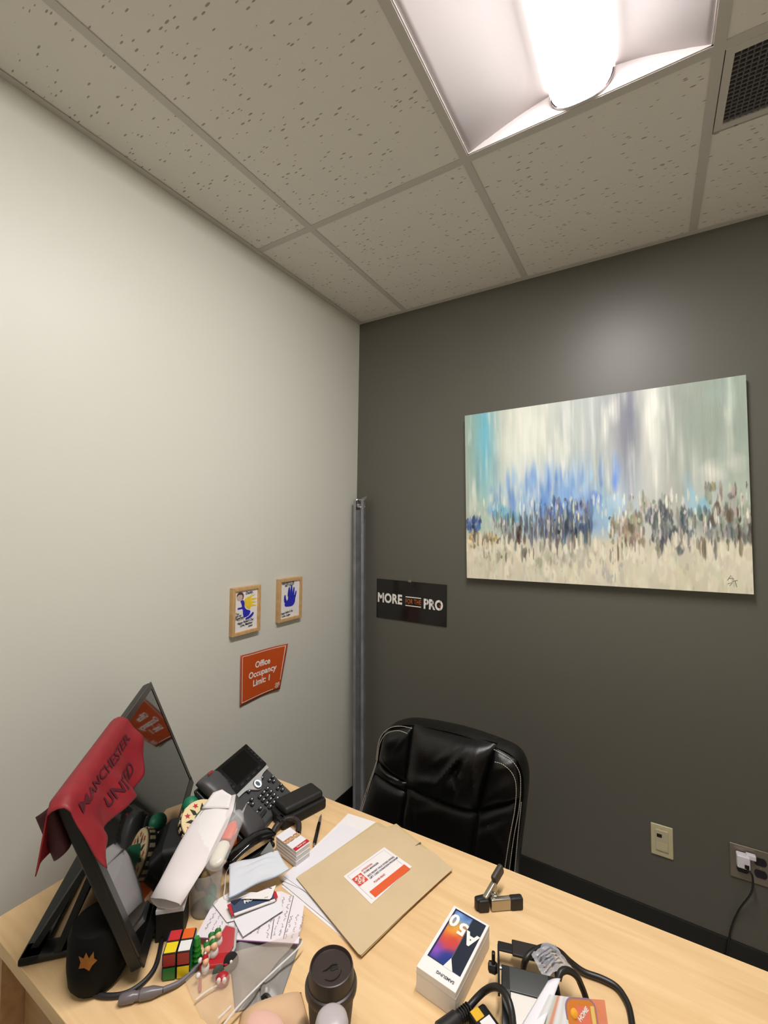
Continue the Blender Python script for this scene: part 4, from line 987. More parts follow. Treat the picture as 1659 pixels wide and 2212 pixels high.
# ------------------------------------------------------------------ pen
pn = thing('ballpoint_pen', 'black ballpoint pen with a clear grey tip on the bare desk', 'pen', tuple(at(686, 1795)))
pa, pb = at(694, 1759, DZ + .0048), at(678, 1828, DZ + .0048)
def pp(t): return pa.lerp(pb, t)
MB().tube([pp(0), pp(.06), pp(.07), pp(.30)], [.0007, .0016, .0028, .0045], 12).build('tip', mat('smoke_grey', (110, 108, 106), .3), pn, smooth=True, world=True)
MB().tube([pp(.30), pp(.32), pp(.9), pp(.92)], [.0045, .005, .0048, .0040], 12).build('barrel', M_GLOSS, pn, smooth=True, world=True)
MB().tube([pp(.92), pp(1.0)], [.0030, .0028], 10).build('button', M_CHROME, pn, smooth=True, world=True)
up_ = Vector((0, 0, .0058)); MB().tube([pp(.62) + up_, pp(.9) + up_], .0012, 6).build('clip', M_BLK, pn, world=True)

# ------------------------------------------------------------------ orange block, stapler, ornament
og = thing('orange_box', 'small bright orange box between stapler and phone', 'box', (.505, -1.232, DZ), .5)
MB().box((0, 0, .021), (.036, .040, .042)).build('carton', mat('bright_orange', (230, 96, 20), .5), og, bevel=.001, seg=1)
MB().box((0, 0, .0425), (.037, .041, .006)).build('lid', mat('orange_lid', (236, 110, 30), .5), og, bevel=.001, seg=1)
s0_, s1_ = at(490, 1885, DZ), at(586, 1822, DZ)
dst = s1_ - s0_; SL_ = dst.length
stp = thing('stapler', 'black stapler with curved arm lying behind the face mask', 'stapler', tuple(s0_), math.atan2(dst.y, dst.x))
MB().box((SL_ / 2, 0, .005), (SL_, .034, .010)).build('base', M_BLK, stp, bevel=.003)
b = MB(); b.grid(lambda u, v: (SL_ * u, -.016 + .032 * v, .022 + .020 * math.sin(u * 2.6 + .25) * (1 - abs(2 * v - 1) ** 3 * .35)), 20, 8)
b.build('arm', M_GLOSS, stp, smooth=True, solid=.010)
MB().box((SL_ * .5, 0, .022), (SL_ * .85, .018, .012)).build('magazine', M_CHROME, stp)
MB().lathe([(.006, -.019), (.006, .019)], 12, Matrix.Translation((.012, 0, .018)) @ Matrix.Rotation(math.pi / 2, 4, 'X')).build('hinge_pin', M_CHROME, stp)

on_ = thing('christmas_drum', 'cream round ornament with red stars and dark zigzags behind the envelope', 'ornament', (.385, -1.245, DZ))
oc = at(440, 1772, .825)
onn = Vector((.50, .02, .86)).normalized()
OX = Vector((.30, .95, 0)).normalized(); OX = (OX - onn * OX.dot(onn)).normalized(); OM = frame(oc, OX, onn.cross(OX))
on_.location = (oc.x, oc.y, DZ); ROOT[on_.name] = Matrix.Translation(on_.location)
MB().lathe([(.049, -.022), (.052, -.018), (.052, -.002), (.050, 0)], 40, OM).build('drum', mat('drum_dark', (40, 26, 26), .5), on_, world=True)
MB().lathe([(.0515, 0), (.0505, .0022)], 40, OM).build('cream_face', mat('drum_cream', (232, 210, 160), .55), on_, world=True)
for k in range(20):
    a = k * 2 * math.pi / 20
    MB().box((.0523, 0, -.010), (.0015, .008, .011), OM @ Matrix.Rotation(a, 4, 'Z')).build('side_block', MATS['drum_cream'], on_, world=True)
def star(cx_, cy_, r, rot=0): return [(cx_ + (r if k % 2 == 0 else r * .45) * math.cos(rot + k * math.pi / 5), cy_ + (r if k % 2 == 0 else r * .45) * math.sin(rot + k * math.pi / 5)) for k in range(10)]
for k in range(8):
    a = k * math.pi / 4 + .25; b = MB(); b.prism(star(.039 * math.cos(a), .039 * math.sin(a), .0072, a), .0022, .0028, OM); b.build('star', M_RED, on_, world=True)
    a += .39; b = MB(); b.prism([(.030 * math.cos(a - .16), .030 * math.sin(a - .16)), (.042 * math.cos(a - .02), .042 * math.sin(a - .02)), (.027 * math.cos(a + .22), .027 * math.sin(a + .22)), (.020 * math.cos(a), .020 * math.sin(a))], .0022, .0028, OM); b.build('zigzag', MATS['drum_dark'], on_, world=True)
MB().lathe([(.022, .0022), (.018, .020), (.004, .034)], 20, OM).build('green_cap', mat('teal_green', (20, 120, 84), .5), on_, smooth=True, world=True)
MB().lathe([(.03, 0), (.03, .006), (.012, .010), (.010, oc.z - DZ - .016)], 20).build('stand', MATS['drum_dark'], on_)
gb = thing('green_bauble', 'small glossy green ball behind the cream ornament', 'ornament', tuple(at(415, 1752, DZ)))
gp = at(412, 1735, .83); gb.location = (gp.x, gp.y, DZ); ROOT[gb.name] = Matrix.Translation(gb.location)
MB().lathe([(.012, 0), (.014, .004), (.006, .010), (.006, gp.z - DZ - .015)], 14).build('foot', MATS['drum_dark'], gb)
MB().ball((0, 0, gp.z - DZ - .005), .020, n=18).build('ball', MATS['teal_green'], gb, smooth=True)

# ------------------------------------------------------------------ pen cup, envelope, clear tube
cp = thing('clear_cup', 'clear plastic cup holding green and coloured odds and ends', 'cup', tuple(at(443, 1962, DZ)))
cl = cp.location.copy()
b = MB(); b.lathe([(.027, .001), (.034, .085), (.0345, .088), (.033, .087), (.026, .004)], 28, cap=False); b.build('wall', M_CLEAR, cp, smooth=True)
MB().lathe([(.027, 0), (.0268, .003)], 24).build('bottom', mat('olive_brown', (92, 84, 58), .5), cp)
rr = np.random.RandomState(5)
for k, (c, nm) in enumerate((((36, 120, 60), 'green_piece'), ((60, 150, 110), 'green_piece'), ((150, 80, 90), 'pink_piece'), ((90, 110, 120), 'grey_piece'), ((40, 60, 50), 'dark_piece'), ((120, 100, 60), 'tan_piece'))):
    a = k * 1.1; MB().ball((.012 * math.cos(a), .012 * math.sin(a), .018 + k * .010), (.012, .010, .016), n=12).build(nm, mat('odd_%s_%d' % (nm, k), c, .5), cp, smooth=True)
bbx = thing('black_box', 'small black box with white paper band behind the puzzle cube', 'box', tuple(at(372, 2010, DZ)), .75)
MB().box((0, 0, .026), (.050, .045, .052)).build('carton', M_BLKM, bbx, bevel=.002)
MB().box((0, 0, .056), (.050, .045, .008)).build('white_band', M_PAPER2, bbx, bevel=.001)
ev = thing('folded_envelope', 'long folded white paper sheaf propped on the clear cup', 'envelope', tuple(at(400, 1930, DZ)))
eA, eB = at(376, 1925, .822), at(478, 1728, .868)      # axis from low open end to far end
ax2 = (eB - eA); eL = ax2.length; ex2 = ax2.normalized()
sd2 = (at(400, 1925, .83) - at(355, 1905, .83)); sd2 = (sd2 - ex2 * sd2.dot(ex2)).normalized(); nr2 = ex2.cross(sd2).normalized()
if nr2.z < 0: nr2 = -nr2
def EV(t, s, n):   # t along, s across (-1..1), n normal offset
    wid = (.040 + .004 * math.sin(t * 3)) * (1 - .25 * max(0, (t - .8) / .2))
    return eA + ex2 * (eL * t) + sd2 * (wid * s + .010 * (t - .5)) + nr2 * n
def loop(gap):
    def fn(u, v):
        a = u * 2 * math.pi; s = -math.cos(a); h_ = math.sin(a)
        op = gap * (1 - v) ** 1.6 + .003
        t0 = -.06 - .07 * max(0, s) - .05 * (1 - s * s)
        return EV(t0 * (1 - v) + v * (1.0 + .06 * s * (1 if h_ > 0 else -.5)), s * (1 - .1 * (1 - v)), h_ * op * (1 if h_ > 0 else .8) + .003 * math.sin(v * 6 + s * 2))
    return fn
b = MB(); b.grid(loop(.010), 18, 6); b.build('outer_fold', mat('envelope_white', (226, 218, 216), .7), ev, smooth=True, world=True, solid=.0006)
b = MB(); b.grid(lambda u, v: EV(-.04 + .98 * v, -.85 + 1.7 * u, .004 * math.sin(u * 3.1) + .001), 16, 10); b.build('inner_sheet', M_PAPER, ev, smooth=True, world=True, solid=.0006)
b = MB(); b.grid(lambda u, v: EV(.86 + .22 * v * (1 - .6 * abs(u - .35)), -.95 + 1.7 * u, .006 + .008 * v), 8, 6); b.build('flap', M_PAPER, ev, smooth=True, world=True, solid=.0005)
tb = thing('clear_tube', 'clear plastic pouch with a white pad and an orange piece inside', 'pouch', tuple(at(475, 1890, DZ)))
tA, tB = at(461, 1874, .842), at(516, 1752, .870); tx2 = (tB - tA).normalized(); tL = (tB - tA).length
def tp(t): return tA + tx2 * (tL * t)
MB().tube([tp(-.04), tp(0), tp(.1), tp(.5), tp(.85), tp(.97), tp(1.02)], [.006, .016, .020, .021, .020, .013, .004], 18, flat=.55).build('pouch', M_CLEAR, tb, smooth=True, world=True)
MB().tube([tp(.02), tp(.05), tp(.1), tp(.36), tp(.41), tp(.43)], [.004, .011, .0145, .0145, .010, .004], 14, flat=.55).build('white_pad', mat('cream_white_pad', (232, 224, 208), .6), tb, smooth=True, world=True)
MB().tube([tp(.46), tp(.48), tp(.72), tp(.80)], [.008, .012, .011, .004], 12, flat=.4).build('orange_piece', mat('coral_orange', (226, 96, 58), .5), tb, smooth=True, world=True)
for k in (-1, 1):
    q = tp(.97) + sd2 * (.010 * k); MB().tube([q, q + tx2 * .022 + nr2 * .006 + sd2 * .004 * k], [.0028, .0003], 6).build('pointed_tip', M_CLEAR, tb, smooth=True, world=True)

# ------------------------------------------------------------------ puzzle cube
ca = math.radians(41.4); cs_ = .046
pz = thing('puzzle_cube', 'two by two colour puzzle cube beside the monitor', 'puzzle cube', (.664, -1.471, DZ), ca)
STK = {k: mat('sticker_' + k, v, .3) for k, v in dict(red=(196, 48, 52), orange=(220, 96, 30), yellow=(232, 206, 30), white=(226, 226, 224), dred=(150, 32, 34), green=(40, 124, 52), teal=(16, 92, 84), blue=(30, 60, 150)).items()}
h_ = cs_ / 4
for i in (-1, 1):
    for j in (-1, 1):
        for k in (-1, 1):
            q = MB().box((i * h_, j * h_, cs_ / 2 + k * h_), (cs_ / 2 - .0006,) * 3).build('cubelet', M_BLK, pz, bevel=.0012, seg=1)
            def st(c, ctr, d): MB().box(ctr, d).build('sticker', STK[c], q)
            if k == 1: st({(-1, 1): 'red', (1, 1): 'orange', (-1, -1): 'yellow', (1, -1): 'white'}[(i, j)], (i * h_, j * h_, cs_ + .0001), (cs_ * .42, cs_ * .42, .0006))
            if j == -1: st({(-1, 1): 'dred', (1, 1): 'dred', (-1, -1): 'green', (1, -1): 'yellow'}[(i, k)], (i * h_, -cs_ / 2 - .0001, cs_ / 2 + k * h_), (cs_ * .42, .0006, cs_ * .42))
            if i == 1: st('teal' if k == 1 else 'green', (cs_ / 2 + .0001, j * h_, cs_ / 2 + k * h_), (.0006, cs_ * .42, cs_ * .42))
            if i == -1: st('blue', (-cs_ / 2 - .0001, j * h_, cs_ / 2 + k * h_), (.0006, cs_ * .42, cs_ * .42))

# ------------------------------------------------------------------ christmas figurine
fgp = at(462, 2092, DZ)
fg = thing('christmas_figurine', 'tiny red, white and green holiday figurine group on wheels beside the puzzle cube', 'figurine', tuple(fgp), math.radians(38))
M_FR = mat('figurine_red', (176, 26, 34), .4); M_FW = mat('figurine_white', (228, 224, 220), .45); M_FG = mat('figurine_green', (44, 124, 52), .5); M_FS = mat('figurine_skin', (232, 184, 146), .5); M_FGR = mat('figurine_grey', (176, 178, 174), .45); M_FB = mat('figurine_black', (24, 22, 24), .3)
MB().box((.002, .004, .010), (.050, .030, .012)).build('sled', M_FR, fg, bevel=.004)
b = MB(); b.prism([(-.006, .006), (.024, .006), (.030, .018), (.026, .052), (.004, .058), (-.006, .040)], -.003, .003, Matrix.Translation((.006, .006, .012)) @ Matrix.Rotation(math.radians(24), 4, 'X') @ Matrix.Scale(.78, 4)); b.build('red_panel', M_FR, fg, bevel=.001)
b = MB(); b.prism([(-.010, .002), (.028, .002), (.035, .018), (.031, .056), (.002, .063), (-.010, .042)], -.003, .001, Matrix.Translation((.006, .007, .009)) @ Matrix.Rotation(math.radians(24), 4, 'X') @ Matrix.Scale(.78, 4)); b.build('silver_rim', M_FGR, fg, bevel=.001)
for x, y, z, s in ((-.010, .022, .030, 1), (.000, .026, .033, .95), (-.014, .006, .028, .95), (-.003, .008, .031, 1), (-.012, -.010, .022, .85)):
    e_ = MB().ball((x, y, z - .010), (.0085 * s, .0085 * s, .011 * s), n=12).build('figure', M_FW, fg, smooth=True)
    MB().ball((x + .001, y - .002, z + .003), (.0062 * s,) * 3, n=12).build('head', M_FS, e_, smooth=True)
    MB().lathe([(.0064 * s, 0), (.006 * s, .002), (.003 * s, .005), (.0005, .007)], 12, Matrix.Translation((x - .001, y + .002, z + .006))).build('hat', M_FG if s > .92 else M_FR, e_, smooth=True)
    MB().ball((x - .001, y + .002, z + .0135), .0020, n=8).build('hat_ball', M_FW, e_, smooth=True)
for x, y, r, m_ in ((.030, -.004, .013, M_FB), (.012, -.018, .010, mat('figurine_olive', (58, 62, 50), .5))):
    w_ = MB().lathe([(r * .6, -.003), (r, -.002), (r, .002), (r * .6, .003)], 20, Matrix.Translation((x, y, r)) @ Matrix.Rotation(.9, 4, 'X') @ Matrix.Rotation(.3, 4, 'Y')).build('wheel', m_, fg, smooth=True)
    MB().ball((0, 0, 0), (r * .3, r * .3, .004), Matrix.Translation((x, y, r)) @ Matrix.Rotation(.9, 4, 'X') @ Matrix.Rotation(.3, 4, 'Y'), 8).build('hub', M_FW if m_ is M_FB else m_, w_, smooth=True)
nb = MB().ball((.022, -.030, .010), (.012, .010, .010), n=14).build('red_nose_cap', M_FR, fg, smooth=True)
for s in (-1, 1): MB().ball((.022 + s * .0045, -.037, .014), (.004, .003, .0055), n=10).build('white_button', M_FW, nb, smooth=True)
b = MB()
for k in range(5): b.lathe([(.010 - k * .001, 0), (.004, .012)], 9, Matrix.Translation((-.032, .012 - k * .001, .002 + k * .009)) @ Matrix.Rotation(k, 4, 'Z'))
b.build('green_tree', mat('bright_green', (38, 138, 36), .5), fg)
MB().tube([(-.016, -.026, .010), (-.012, -.040, .003)], .0022, 6).build('red_runner', M_FR, fg)
for x, y, z in ((-.022, -.006, .022), (-.020, -.024, .014)): MB().ball((x, y, z), .0042, n=8).build('white_mitten', M_FW, fg, smooth=True)

# ------------------------------------------------------------------ grey pouch and clear bag
gy = thing('grey_pouch', 'crumpled grey plastic mailing pouch under the note sheet', 'pouch', tuple(at(570, 2110, DZ)))
def warp_poly(c4, hfun, nu, nv):
    P = [at(x, y, DZ) for x, y in c4]
    def fn(u, v):
        q = (P[0] * (1 - u) + P[1] * u) * (1 - v) + (P[3] * (1 - u) + P[2] * u) * v
        return Vector((q.x, q.y, DZ + hfun(u, v)))
    return MB().grid(fn, nu, nv)
def hg(u, v):
    e = min(u, 1 - u, v, 1 - v); k = min(1, e * 6)
    return .0012 + k * (.007 + .003 * math.sin(u * 8 + v * 3) + .0025 * math.sin(v * 11 - u * 4) + .010 * math.exp(-((u - .55) ** 2 + (v - .85) ** 2) / .01) * abs(math.sin(u * 30)))
warp_poly([(490, 2012), (652, 2030), (604, 2168), (508, 2188)], hg, 36, 36).build('film', mat('grey_polymer', (140, 138, 134), .38, bump=.3, bscale=40), gy, smooth=True, world=True, solid=.0006)
MB().tube(smooth_path([at(565, 2158, DZ + .014), at(575, 2150, DZ + .017), at(584, 2160, DZ + .015), at(590, 2168, DZ + .010)], 6), .0035, 6).build('black_edge', M_BLK, gy, smooth=True, world=True)
cbg = thing('clear_bag', 'clear plastic bag with shiny folds at the bottom left of the desk', 'bag', tuple(at(520, 2170, DZ)))
M_FILM = mat('clear_film', (226, 206, 186), .14, alpha=.28, spec=.7)
def hb(u, v):
    return .0195 + .002 * math.sin(u * 9 + v * 6) + .0022 * math.sin(v * 14 - u * 11) - .016 * max(0, .45 - u) / .45 - .010 * max(0, v - .6)
warp_poly([(396, 2118), (655, 2030), (515, 2212), (452, 2240)], hb, 30, 30).build('film', M_FILM, cbg, smooth=True, world=True)
for P in ([(482, 2214), (520, 2168), (580, 2108), (640, 2052), (655, 2032)], [(422, 2160), (440, 2146), (455, 2136), (470, 2128)], [(470, 2200), (482, 2190), (500, 2172)]):
    MB().tube(smooth_path([at(x, y, DZ + (.024 if x > 500 else .019 if P[0][0] > 440 else .009)) for x, y in P], 6), [.0006] + [.0016] * ((len(P) - 1) * 6 - 1) + [.0006], 6, flat=.6).build('folded_edge', mat('clear_fold', (236, 230, 224), .1, alpha=.75, spec=.8), cbg, smooth=True, world=True)
np_ = thing('paper_napkin', 'crumpled tan napkin with a pink patch at the bottom edge', 'napkin', tuple(at(590, 2205, DZ)))
def hn_(u, v): return .003 + .034 * math.sqrt(max(0, math.sin(math.pi * u) * math.sin(math.pi * v))) + .002 * math.sin(u * 7 + 1)
warp_poly([(520, 2198), (650, 2150), (676, 2250), (500, 2290)], hn_, 20, 20).build('paper', mat('tan_tissue', (212, 176, 138), .8), np_, smooth=True, world=True, solid=.0008)
MB().ball((0, 0, 0), (.034, .022, .006), Matrix.Translation(at(575, 2222, DZ + .036)), 16).build('pink_wad', mat('soft_pink', (222, 178, 162), .7), np_, smooth=True, world=True)

# ------------------------------------------------------------------ coffee cup and white capped bottle
lidz = .862
cxy = at(716, 2085, lidz)
cf = thing('coffee_cup', 'black paper coffee cup with dark brown sip lid', 'cup', (cxy.x, cxy.y, DZ))
lh = lidz - DZ
M_LID = mat('dark_brown_lid', (52, 42, 38), .38)
MB().lathe([(.026, 0), (.0275, .003), (.036, lh - .030), (.0365, lh - .028), (.034, lh - .027)], 40).build('sleeve', mat('black_card_cup', (34, 28, 26), .6), cf, smooth=True)
b = MB(); b.lathe([(.0370, lh - .034), (.0392, lh - .032), (.0395, lh - .026), (.0375, lh - .021), (.0350, lh - .020), (.0335, lh - .004), (.0325, lh), (.0310, lh + .0005), (.0295, lh - .004), (.010, lh - .0045), (.0005, lh - .0045)], 48)
ld = b.build('lid', M_LID, cf, smooth=True)
MB().box((.004, -.002, lh - .0040), (.011, .005, .0012), Matrix.Rotation(.9, 4, 'Z')).build('sip_hole', M_BLKM, ld, bevel=.001)
b = MB(); b.tube(smooth_path([(-.008, -.010, lh - .004), (-.004, -.004, lh - .0026), (-.002, .004, lh - .0026), (.004, .010, lh - .004)], 5), .0014, 6); b.build('tab', M_LID, ld, smooth=True)
b = MB(); b.tube(smooth_path([(.002, -.018, lh - .0042), (.012, -.014, lh - .0032), (.016, -.004, lh - .0032), (.014, .006, lh - .0042)], 5), .0012, 6); b.build('ridge', M_LID, ld, smooth=True)
bo = at(717, 2192, .902)
bt = thing('capped_bottle', 'bottle with a pale grey domed cap in front of the coffee cup', 'bottle', (bo.x, bo.y, DZ))
MB().lathe([(.020, 0), (.021, .003), (.021, .125), (.018, .138)], 28).build('body', mat('frosted_plastic', (200, 196, 196), .3, alpha=.7), bt, smooth=True)
MB().lathe([(.0205, .130), (.0215, .132), (.0215, .150), (.020, .156), (.015, .160), (.006, .1615), (.0005, .162)], 32).build('cap', mat('pale_grey_cap', (176, 168, 168), .35), bt, smooth=True)

# ------------------------------------------------------------------ phone carton
px_ = thing('phone_carton', 'white phone carton printed with A50 and a colourful handset picture', 'box', (1.081, -1.211, DZ), math.radians(-3.5))
PWx, PLy, PHz = .0735, .146, .042
MB().box((0, 0, PHz / 2), (PWx, PLy, PHz)).build('carton', mat('carton_white', (236, 232, 228), .45), px_, bevel=.0008, seg=1)
MB().box((0, 0, PHz - .0105), (PWx + .0008, PLy + .0008, .0004)).build('lid_seam', mat('seam_grey', (196, 190, 186), .6), px_)
hh, ww = 90, 52
yy, xx = np.mgrid[0:hh, 0:ww]; U = xx / (ww - 1); V = yy / (hh - 1)     # V 0 near end, 1 far end
pic = lerpc([(0, (44, 60, 120)), (.2, (70, 66, 150)), (.32, (170, 70, 110)), (.45, (206, 84, 70)), (.62, (226, 140, 50)), (.75, (150, 120, 130)), (.86, (110, 150, 200)), (1, (60, 80, 140))], V + .06 * np.sin(U * 7))
def spot(cu_, cv_, r, c, a=.8):
    global pic
    k = np.clip(1.2 - np.sqrt(((U - cu_) / r) ** 2 + ((V - cv_) / (r * .62)) ** 2), 0, 1)[..., None] * a; pic = pic * (1 - k) + np.array(c) * k
spot(.45, .42, .3, (204, 70, 64)); spot(.1, .16, .24, (150, 84, 190)); spot(.55, .1, .3, (40, 56, 130)); spot(.3, .68, .25, (236, 170, 60)); spot(.6, .58, .2, (214, 110, 50)); spot(.2, .92, .2, (140, 180, 226))
back = (U > .52 + .28 * np.clip((V - .25) / .6, -1, 0)) & ((U > .52) | (V < .2))
back = U + .22 * np.clip((.45 - V) / .45, 0, 1) * -1 > .56
pic[U > .58] = (36, 42, 56); pic[(U > .58) & (U < .605)] = (90, 96, 110)
pic[U < .05] = (40, 44, 84); pic[(V > .975)] = (30, 34, 60); pic[V < .02] = (44, 50, 90)
colour_grid('printed_picture', pic, attr_mat('carton_print', .3), px_, lambda u, v: Vector((-.0305 + .0625 * u, -.046 + .114 * v, PHz + .0003)), world=False)
b = MB()  # white notch between the two handsets
b.add([(-.030 + .0, -.0465, PHz + .0005), (.010, -.0465, PHz + .0005), (.018, -.0465, PHz + .0005), (.006, -.026, PHz + .0005), (.0005, -.0465, PHz + .0005)], [(4, 2, 3)]); b.build('white_notch', MATS['carton_white'], px_)
R180 = Matrix.Rotation(math.pi, 4, 'Z')
for s, x, y in (('A', .0195, .026), ('5', -.001, .036), ('0', -.021, .044)):
    text('carton_type', s, .036, M_TXTW, px_, Matrix.Translation((x, y, PHz + .0009)) @ R180, 'CENTER', .0014, .92, world=False)
text('maker_name', 'SAMSUNG', .0072, mat('carton_grey_type', (90, 86, 92), .6), px_, Matrix.Translation((.012, -.061, PHz + .0006)) @ R180, 'CENTER', .0002, 1.0, world=False)

# ------------------------------------------------------------------ spring clamp
k0, k1 = at(1034, 1974, DZ), at(1129, 1966, DZ)
dk_ = k1 - k0; KL = dk_.length
kl = thing('spring_clamp', 'steel spring clamp with black rubber tips on the bare desk', 'clamp', tuple(k0), math.atan2(dk_.y, dk_.x))
M_ST2 = mat('clamp_steel', (176, 168, 152), .28, metal=.9)
ht = .024
MB().box((KL * .52, .006, ht / 2), (KL * .46, .012, ht)).build('lower_arm', M_ST2, kl, bevel=.003)
MB().box((KL * .87, .006, ht / 2), (KL * .30, .015, ht + .001)).build('handle_sleeve', M_RUBBER, kl, bevel=.004)
MB().box((KL * .13, .008, ht / 2 - .0005), (KL * .25, .017, ht)).build('jaw_pad', M_RUBBER, kl, bevel=.004)
UA = Matrix.Translation((KL * .30, .016, 0)) @ Matrix.Rotation(math.radians(38), 4, 'Z')
MB().box((.014, .002, ht / 2 + .006), (.042, .011, ht), UA @ Matrix.Rotation(-.35, 4, 'Y')).build('upper_arm', M_ST2, kl, bevel=.003)
MB().box((.048, .002, ht / 2 + .018), (.036, .012, ht - .002), UA @ Matrix.Rotation(-.35, 4, 'Y')).build('handle_sleeve', mat('olive_rubber', (58, 52, 42), .5), kl, bevel=.004)
MB().box((-.018, -.001, ht / 2), (.030, .014, ht), UA @ Matrix.Rotation(-.5, 4, 'Z')).build('jaw_pad', M_RUBBER, kl, bevel=.004)
b = MB(); b.tube([(KL * .40 + .007 * math.cos(a), .014 + .007 * math.sin(a), .003 + ht * a / (8 * math.pi)) for a in [k * math.pi / 6 for k in range(49)]], .0014, 6); b.build('coil_spring', M_CHROME, kl, smooth=True)
MB().lathe([(.004, 0), (.004, ht + .004), (.0025, ht + .006)], 12, Matrix.Translation((KL * .36, .012, 0))).build('rivet', M_CHROME, kl)

# ------------------------------------------------------------------ work light
wl0 = at(1083, 2082, .795); wl1 = at(1195, 2110, .795)
dw = wl1 - wl0; dw.z = 0
wa = math.atan2(dw.y, dw.x)
wl = thing('work_light', 'black flood light lying face up with a swivel bracket at right front', 'work light', (wl0.x, wl0.y, DZ), wa)
WL, WD = dw.length + .004, .094
TW = Matrix.Translation((0, 0, .052)) @ Matrix.Rotation(math.radians(12), 4, 'X')
MB().bb((0, -WD, -.026), (WL, 0, 0), TW).build('housing', M_BLK, wl, bevel=.004)
b = MB()
for p, q in (((0, -WD, 0), (WL, -WD + .017, .004)), ((0, -.034, 0), (WL, 0, .004)), ((0, -WD, 0), (.014, 0, .004)), ((WL - .014, -WD, 0), (WL, 0, .004))): b.bb(p, q, TW)
b.build('front_rim', mat('rim_black', (30, 34, 30), .3), wl, bevel=.001)
gl_ = MB().bb((.012, -WD + .015, .0008), (WL - .012, -.032, .0018), TW).build('lamp_glass', mat('pale_lens', (222, 216, 208), .25), wl)
MB().bb((WL * .36, -WD + .020, .0019), (WL * .64, -WD + .028, .0022), TW).build('led_chip', mat('led_peach', (226, 184, 150), .5), gl_)
for k in range(6): MB().bb((.008 + k * (WL - .016) / 6, -WD + .01, -.031), (.011 + k * (WL - .016) / 6, -.01, -.026), TW).build('cooling_fin', M_BLK, wl)
# bracket: two arms and a cross strap behind
BZ = .036
b0 = -.012
for x in (-.004, WL + .004):
    b = MB(); b.prism([(b0 - .016, -.007), (.058, -.009), (.060, -.004), (b0 - .016, .008)], -.0016, .0016, frame((x, 0, BZ), (0, 1, 0), (0, 0, 1))); b.build('bracket_arm', M_BLKM, wl)
MB().bb((-.005, .052, BZ - .010), (WL + .005, .070, BZ - .006)).build('bracket_strap', M_BLKM, wl, bevel=.002)
MB().bb((.02, .046, BZ - .008), (WL - .004, .076, BZ - .003)).build('foot_pad', mat('brown_black', (34, 26, 24), .6), wl, bevel=.002)
kn = MB().lathe([(.004, -.012), (.008, -.010), (.009, .0), (.006, .004)], 10, Matrix.Translation((-.010, .010, BZ)) @ Matrix.Rotation(math.pi / 2, 4, 'Y')).build('knob', M_BLK, wl)
MB().bb((-.016, .006, BZ + .003), (-.010, .014, BZ + .026)).build('wing', M_BLK, kn, bevel=.002)
MB().lathe([(.0025, 0), (.0025, .012)], 8, Matrix.Translation((-.002, .012, BZ)) @ Matrix.Rotation(math.pi / 2, 4, 'Y')).build('bolt', M_CHROME, wl)
# cords of the work light
M_CORD = mat('cord_black', (28, 25, 24), .42)
wc_ = wl
MB().tube(smooth_path([at(1130, 2092, DZ + .03), at(1136, 2072, DZ + .045), at(1152, 2056, DZ + .05), at(1180, 2046, DZ + .045), at(1208, 2056, DZ + .035), at(1232, 2078, DZ + .015), at(1262, 2100, DZ + .006), at(1300, 2114, DZ + .006), at(1332, 2132, DZ + .006), at(1352, 2160, DZ + .006), at(1362, 2190, DZ + .006), at(1366, 2240, DZ + .006), at(1350, 2290, DZ + .006), at(1312, 2300, DZ + .006), at(1284, 2260, DZ + .006), at(1274, 2200, DZ + .006)], 8), .0052, 10).build('power_cord', M_CORD, wc_, smooth=True, world=True)
MB().tube(smooth_path([at(1206, 2116, DZ + .05), at(1212, 2100, DZ + .056), at(1226, 2096, DZ + .055), at(1245, 2108, DZ + .045), at(1256, 2130, DZ + .03), at(1266, 2158, DZ + .015), at(1274, 2200, DZ + .006)], 8), .0052, 10).build('power_cord', M_CORD, wc_, smooth=True, world=True)
MB().tube(smooth_path([at(1002, 2190, DZ + .014), at(1022, 2165, DZ + .018), at(1045, 2142, DZ + .03), at(1066, 2132, DZ + .05), at(1084, 2138, DZ + .064), at(1098, 2160, DZ + .066), at(1106, 2190, DZ + .06), at(1110, 2235, DZ + .045), at(1116, 2290, DZ + .010), at(1160, 2320, DZ + .006), at(1215, 2280, DZ + .006), at(1230, 2230, DZ + .006)], 8), .0052, 10).build('power_cord', M_CORD, wc_, smooth=True, world=True)
pl0, pl1 = at(1003, 2189, DZ + .014), at(958, 2226, DZ + .012); dpl = (pl1 - pl0).normalized()
b = MB(); b.tube([pl0 - dpl * .006, pl0, pl0 + dpl * .014, pl0 + dpl * .016, pl0 + dpl * .05], [.006, .007, .0085, .012, .0135], 10); b.build('plug', M_RUBBER, wc_, smooth=True, world=True)
for k in range(5):
    q = pl0 - dpl * (.010 - k * .0045); MB().tube([q, q + dpl * .0018], .0098, 10).build('strain_ring', M_RUBBER, wc_, world=True)
